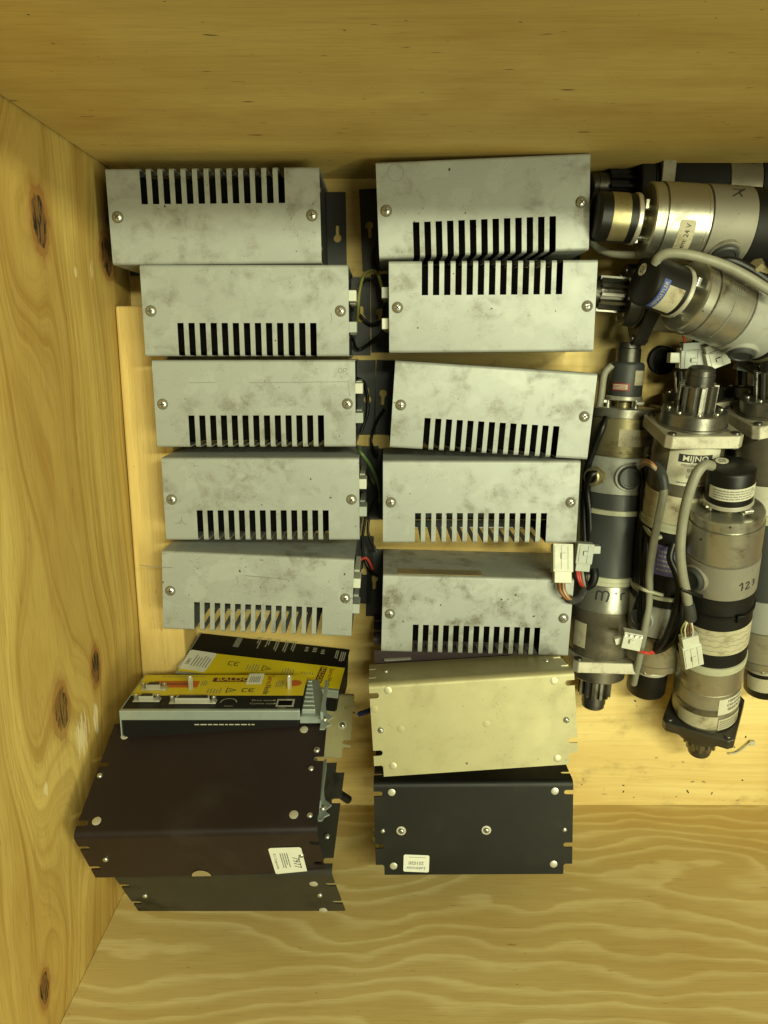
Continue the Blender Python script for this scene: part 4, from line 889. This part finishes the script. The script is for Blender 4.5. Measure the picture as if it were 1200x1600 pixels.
band('stripe', 0.0402, hf['band'] + 0.026, hf['band'] + 0.036, -1.5, -0.05, 'gearbox', h_, 0.0006, 20)
l = band('label', 0.0400, hf['band'] + 0.042, hf['band'] + 0.062, 0.0, 1.0, 'paper_dirty', h_, 0.0008); wrap('lettering', greek(0.032, 0.015, 4, 25, 0.8, 0.3), 0.04, hf['band'] + 0.052, 0.45, 'ink_grey', l, 0.0013)
def cap_mark(root, M, u, v, r, enc_off):
    I = M.inverted(); o = I @ CO; d = I.to_3x3() @ ray(u, v); q = o + d * ((enc_off - o.x) / d.x)
    Fr = frame((enc_off, q.y, q.z), (0, -1, 0), (0, 0, 1)); bm = bmesh.new(); prism(bm, circ(0, 0, r, 24), -0.0002, 0.0004); o = bm_obj('label', bm, 'paper', root); o.matrix_local = Fr
    flat('lettering', stroke_data([[(.0005, .0032), (-.002, .0025), (-.0028, 0), (-.002, -.0025), (.0005, -.0032)], [(.0038, .0030), (.0018, .0022), (.0012, 0), (.0018, -.0022), (.0038, -.0030)], [(.0012, 0), (.0034, 0)]], 0.0010), Matrix.Translation((0, 0, 0.0006)) @ Matrix.Rotation(1.4, 4, 'Z'), 'ink', o)
cap_mark(h_, hM, 1128, 720, 0.0068, -0.0002)
pwire('cable', [(1112, 728, 0.205), (1100, 727, 0.212), (1086, 745, 0.215), (1074, 780, 0.21), (1066, 820, 0.20), (1063, 862, 0.195), (1066, 895, 0.188), (1072, 925, 0.18), (1076, 948, 0.172)], 0.0056, 'cable_grey', h_, hM)
pwire('sleeve', [(1075, 942, 0.174), (1078, 955, 0.170), (1079, 967, 0.165)], 0.0070, 'stator', h_, hM)
for q, m in ((0, 'wire_white'), (3, 'wire_brown'), (6, 'wire_brown'), (9, 'wire_white'), (-4, 'wire_yellow')):
    pwire('wire', [(1077 + q * 0.3, 966, 0.166), (1072 + q, 976, 0.168), (1070 + q * 1.4, 985, 0.164), (1071 + q * 1.2, 996, 0.160)], 0.0011, m, h_, hM, 6)
plug(at(1082, 1037, 0.142), at(1076, 992, 0.158), 0.0235, 0.013, 'nylon', h_, hM, 3)
pwire('cable_tie', [(1064, 920, 0.185), (1080, 926, 0.185), (1096, 932, 0.175)], 0.0026, 'rubber', h_, hM)

# motor at the right frame edge, pinion up
A, B = axis_at(at(1193, 1078, 0.046), at(1209, 620, 0.128), 0.478)
i_, iM, iF = motor('motor at the right edge, cream band above a long dark stator, standing pinion up', A, B, term='terminal', stator='stator', bandm='tie', caps=(2.0,), tacho='alu_dirty')
band('label', 0.0408, iF['clamp'] + 0.001, iF['clamp'] + 0.038, -1.6, 1.6, 'paper', i_, n=24)
band('label', 0.0255, 0.014, 0.036, -1.4, 1.4, 'paper_dirty', i_)
# lower layer under the labelled motor
k1, k1M, k1f = motor('dirty motor lying beneath the logo-labelled motor, mostly hidden by it', at(1105, 1010, 0.044), at(1079, 556, 0.044), enc_on=False, flm='alu_dirty', stator='stator_black', caps=(0.5,))
k2, k2M, k2f = motor('dirty motor lying beneath the right edge motor, only its flange rim showing', at(1163, 1010, 0.044), at(1180, 548, 0.044), enc_on=False, flm='alu_dirty', stator='stator_black', caps=(), gearm='alu_dirty')
# the pair lying crosswise at the far wall
A, B = axis_at(at(927, 338, 0.128), at(1200, 356, 0.128), 0.478)
b_, bM, bF = motor('silver and black motor lying along the far wall, yellowed sticker on its collar', A, B, tacho='alu', term='terminal_tan', stator='stator_black', bandm='alu', encr=0.0262, caps=(-0.95,))
band('label', 0.0262, 0.015, 0.034, -1.3, 1.3, 'brass', b_, n=20)
l = band('label', 0.0405, bF['cap'] + 0.014, bF['cap'] + 0.031, -1.25, -0.12, 'paper_dirty', b_, round_=True); wrap('lettering', text_data('Frem: 24 V', 0.0075), 0.0405, bF['cap'] + 0.023, -0.62, 'ink', l, 0.0009, -0.05)
wrap('lettering', stroke_data([[(-.006, .006), (.004, -.006), (.009, -.010)], [(-.006, -.004), (.001, -.002), (.005, -.006), (.006, .004)]], 0.0012), 0.0412, bF['tacho'] + 0.025, 0.72, 'ink', b_)
wrap('scratch', stroke_data([[(-.004, .001), (0, 0), (.006, -.0006)], [(.020, .001), (.026, -.001)]], 0.0018), 0.0408, bF['term'] + 0.026, 0.05, 'terminal', b_)
B = at(922, 291, 0.046); A = B + Vector((0.478, -0.012, 0))
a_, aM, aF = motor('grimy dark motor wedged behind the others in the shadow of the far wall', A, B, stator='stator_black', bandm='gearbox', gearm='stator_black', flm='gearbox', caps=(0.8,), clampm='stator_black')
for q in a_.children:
    if q.name.startswith(('pinion', 'pilot_flange', 'bolt')): q.material_slots[0].link = 'OBJECT'; q.material_slots[0].material = MT['stator_black']  # shade at the far wall put into the colour of these parts
A, B = axis_at(at(1004, 436, 0.172), at(1200, 510, 0.128), 0.478)
c_m, cM, cF = motor('polished motor lying askew on the pile, blue sticker on its black encoder', A, B, tacho='alu', term='terminal', stator='stator_black', bandm='alu', encr=0.0268, caps=(-1.2,))
cap_mark(c_m, cM, 1004, 421, 0.0066, -0.0002)
l = band('label', 0.0268, 0.017, 0.037, -1.25, -0.05, 'paper_dirty', c_m); l2 = band('label', 0.0268, 0.009, 0.017, -1.25, 0.12, 'blue_label', c_m); wrap('lettering', text_data('HENGSTLER', 0.0058, True), 0.0268, 0.013, -0.55, 'ink_white', l2, 0.0008)
wrap('lettering', text_data('53', 0.020, shear=0.1), 0.0412, cF['tacho'] + 0.034, 0.22, 'ink', c_m, 0.0006, -PI * 0.42)
wrap('lettering', greek(0.05, 0.004, 1, 51, 0.9), 0.0405, cF['cap'] + 0.022, -0.45, 'ink_grey', c_m, 0.0006); wrap('lettering', merge(greek(0.007, 0.009, 3, 52, 1.0), stroke_data([[(-.005, -.006), (.005, -.006)], [(.005, -.006), (.005, .006)], [(.005, .006), (-.005, .006)], [(-.005, .006), (-.005, -.006)]], 0.0008)), 0.0405, cF['cap'] + 0.024, 0.42, 'ink_grey', c_m, 0.0006)
turned('clamp_ring', ring_prof(0.010, 0.0420), 'brass', c_m, cF['term'] + 0.006)
pwire('cable', [(1024, 412, 0.185), (1030, 402, 0.19), (1046, 396, 0.195), (1080, 399, 0.20), (1130, 414, 0.20), (1170, 434, 0.20), (1215, 462, 0.195)], 0.0052, 'cable_grey', c_m, cM)
pwire('cable', [(1120, 408, 0.175), (1145, 408, 0.18), (1175, 422, 0.18), (1215, 450, 0.18)], 0.0050, 'cable_black', c_m, cM)
bm = bmesh.new(); a, b = at(1190, 428, 0.175), at(1180, 414, 0.18); d = b - a
tube(bm, [a, a.lerp(b, 0.5), b], 0.0075, 12, sp=0); tube(bm, [a.lerp(b, 0.62), b + d * 0.06], 0.0086, 6, sp=0); attach(bm_obj('cable_gland', bm, 'brass', None, 40), c_m, cM)
for p0, p1, wd, m in ((at(1079, 574, 0.10), at(1082, 534, 0.104), 0.030, 'nylon_grey'), (at(1121, 572, 0.108), at(1113, 536, 0.112), 0.027, 'nylon'), (at(1162, 580, 0.085), at(1174, 548, 0.088), 0.024, 'nylon_grey')):
    plug(p0, p1, wd, 0.014, m, c_m, cM, 2)
bm = bmesh.new(); box(bm, (-0.008, -0.006, -0.006), (0.004, 0.006, 0.006), bev=0.0008); box(bm, (0.003, -0.012, -0.006), (0.006, 0.012, 0.006), bev=0.0006); o = bm_obj('connector', bm, 'nylon', c_m); o.matrix_local = cM.inverted() @ Matrix.Translation(at(1055, 559, 0.10))
for pts, m in (([(1072, 538, 0.105), (1068, 526, 0.11), (1074, 514, 0.115)], 'wire_red'), ([(1084, 538, 0.105), (1084, 524, 0.10), (1090, 512, 0.10)], 'cable_black'), ([(1112, 540, 0.11), (1108, 528, 0.116), (1106, 514, 0.12)], 'wire_red'), ([(1116, 540, 0.11), (1114, 530, 0.116), (1108, 516, 0.12)], 'wire_red')):
    pwire('wire', pts, 0.0015, m, c_m, cM, 6)
A, B = at(1300, 486, 0.064), at(908, 456, 0.064)
d = (B - A).normalized()
d_m, dM, dF = motor('oily black motor with diamond-set flange, pinion poking beside the second right box', B - d * 0.478, B, flm='steel_dark', stator='stator_black', gearm='alu_dirty', caps=(), flroll=PI / 4)
pwire('cable', [(924, 376, 0.09), (935, 388, 0.09), (960, 397, 0.10), (1000, 398, 0.11), (1030, 390, 0.12)], 0.0045, 'cable_grey', b_, bM)
# a snipped cable tie on the bare floor
wire_ = wire('cable_tie', [(1138, 1178, 0.003), (1150, 1176, 0.003), (1163, 1168, 0.004), (1172, 1160, 0.004)], 0.0013, 'tie')
tag(wire_, 'snipped pale cable tie curled on the bare crate floor near the right edge', 'cable tie')
bm = bmesh.new(); box(bm, (-0.004, -0.0035, 0), (0.004, 0.0035, 0.004), bev=0.0006); o = bm_obj('tie_buckle', bm, 'tie'); o.location = at(1174, 1160, 0.0015); o.parent = wire_

# crumbs of wood and dust on the bare floor
bm = bmesh.new(); r_ = random.Random(3)
for k in range(22):
    u, v = r_.uniform(905, 1195), r_.uniform(1090, 1252) if k % 3 else r_.uniform(1215, 1255)
    p = at(u, v, 0.0); a = r_.uniform(0, PI); sx, sy = r_.uniform(0.0006, 0.0026), r_.uniform(0.0004, 0.0010)
    vs = box(bm, (-sx, -sy, 0.0001), (sx, sy, r_.uniform(0.0005, 0.0012)), k % 2)
    bmesh.ops.rotate(bm, cent=(0, 0, 0), matrix=Matrix.Rotation(a, 3, 'Z'), verts=vs); bmesh.ops.translate(bm, vec=p, verts=vs)
o = bm_obj('debris', bm, ['recess', 'kraft']); o['kind'] = 'stuff'
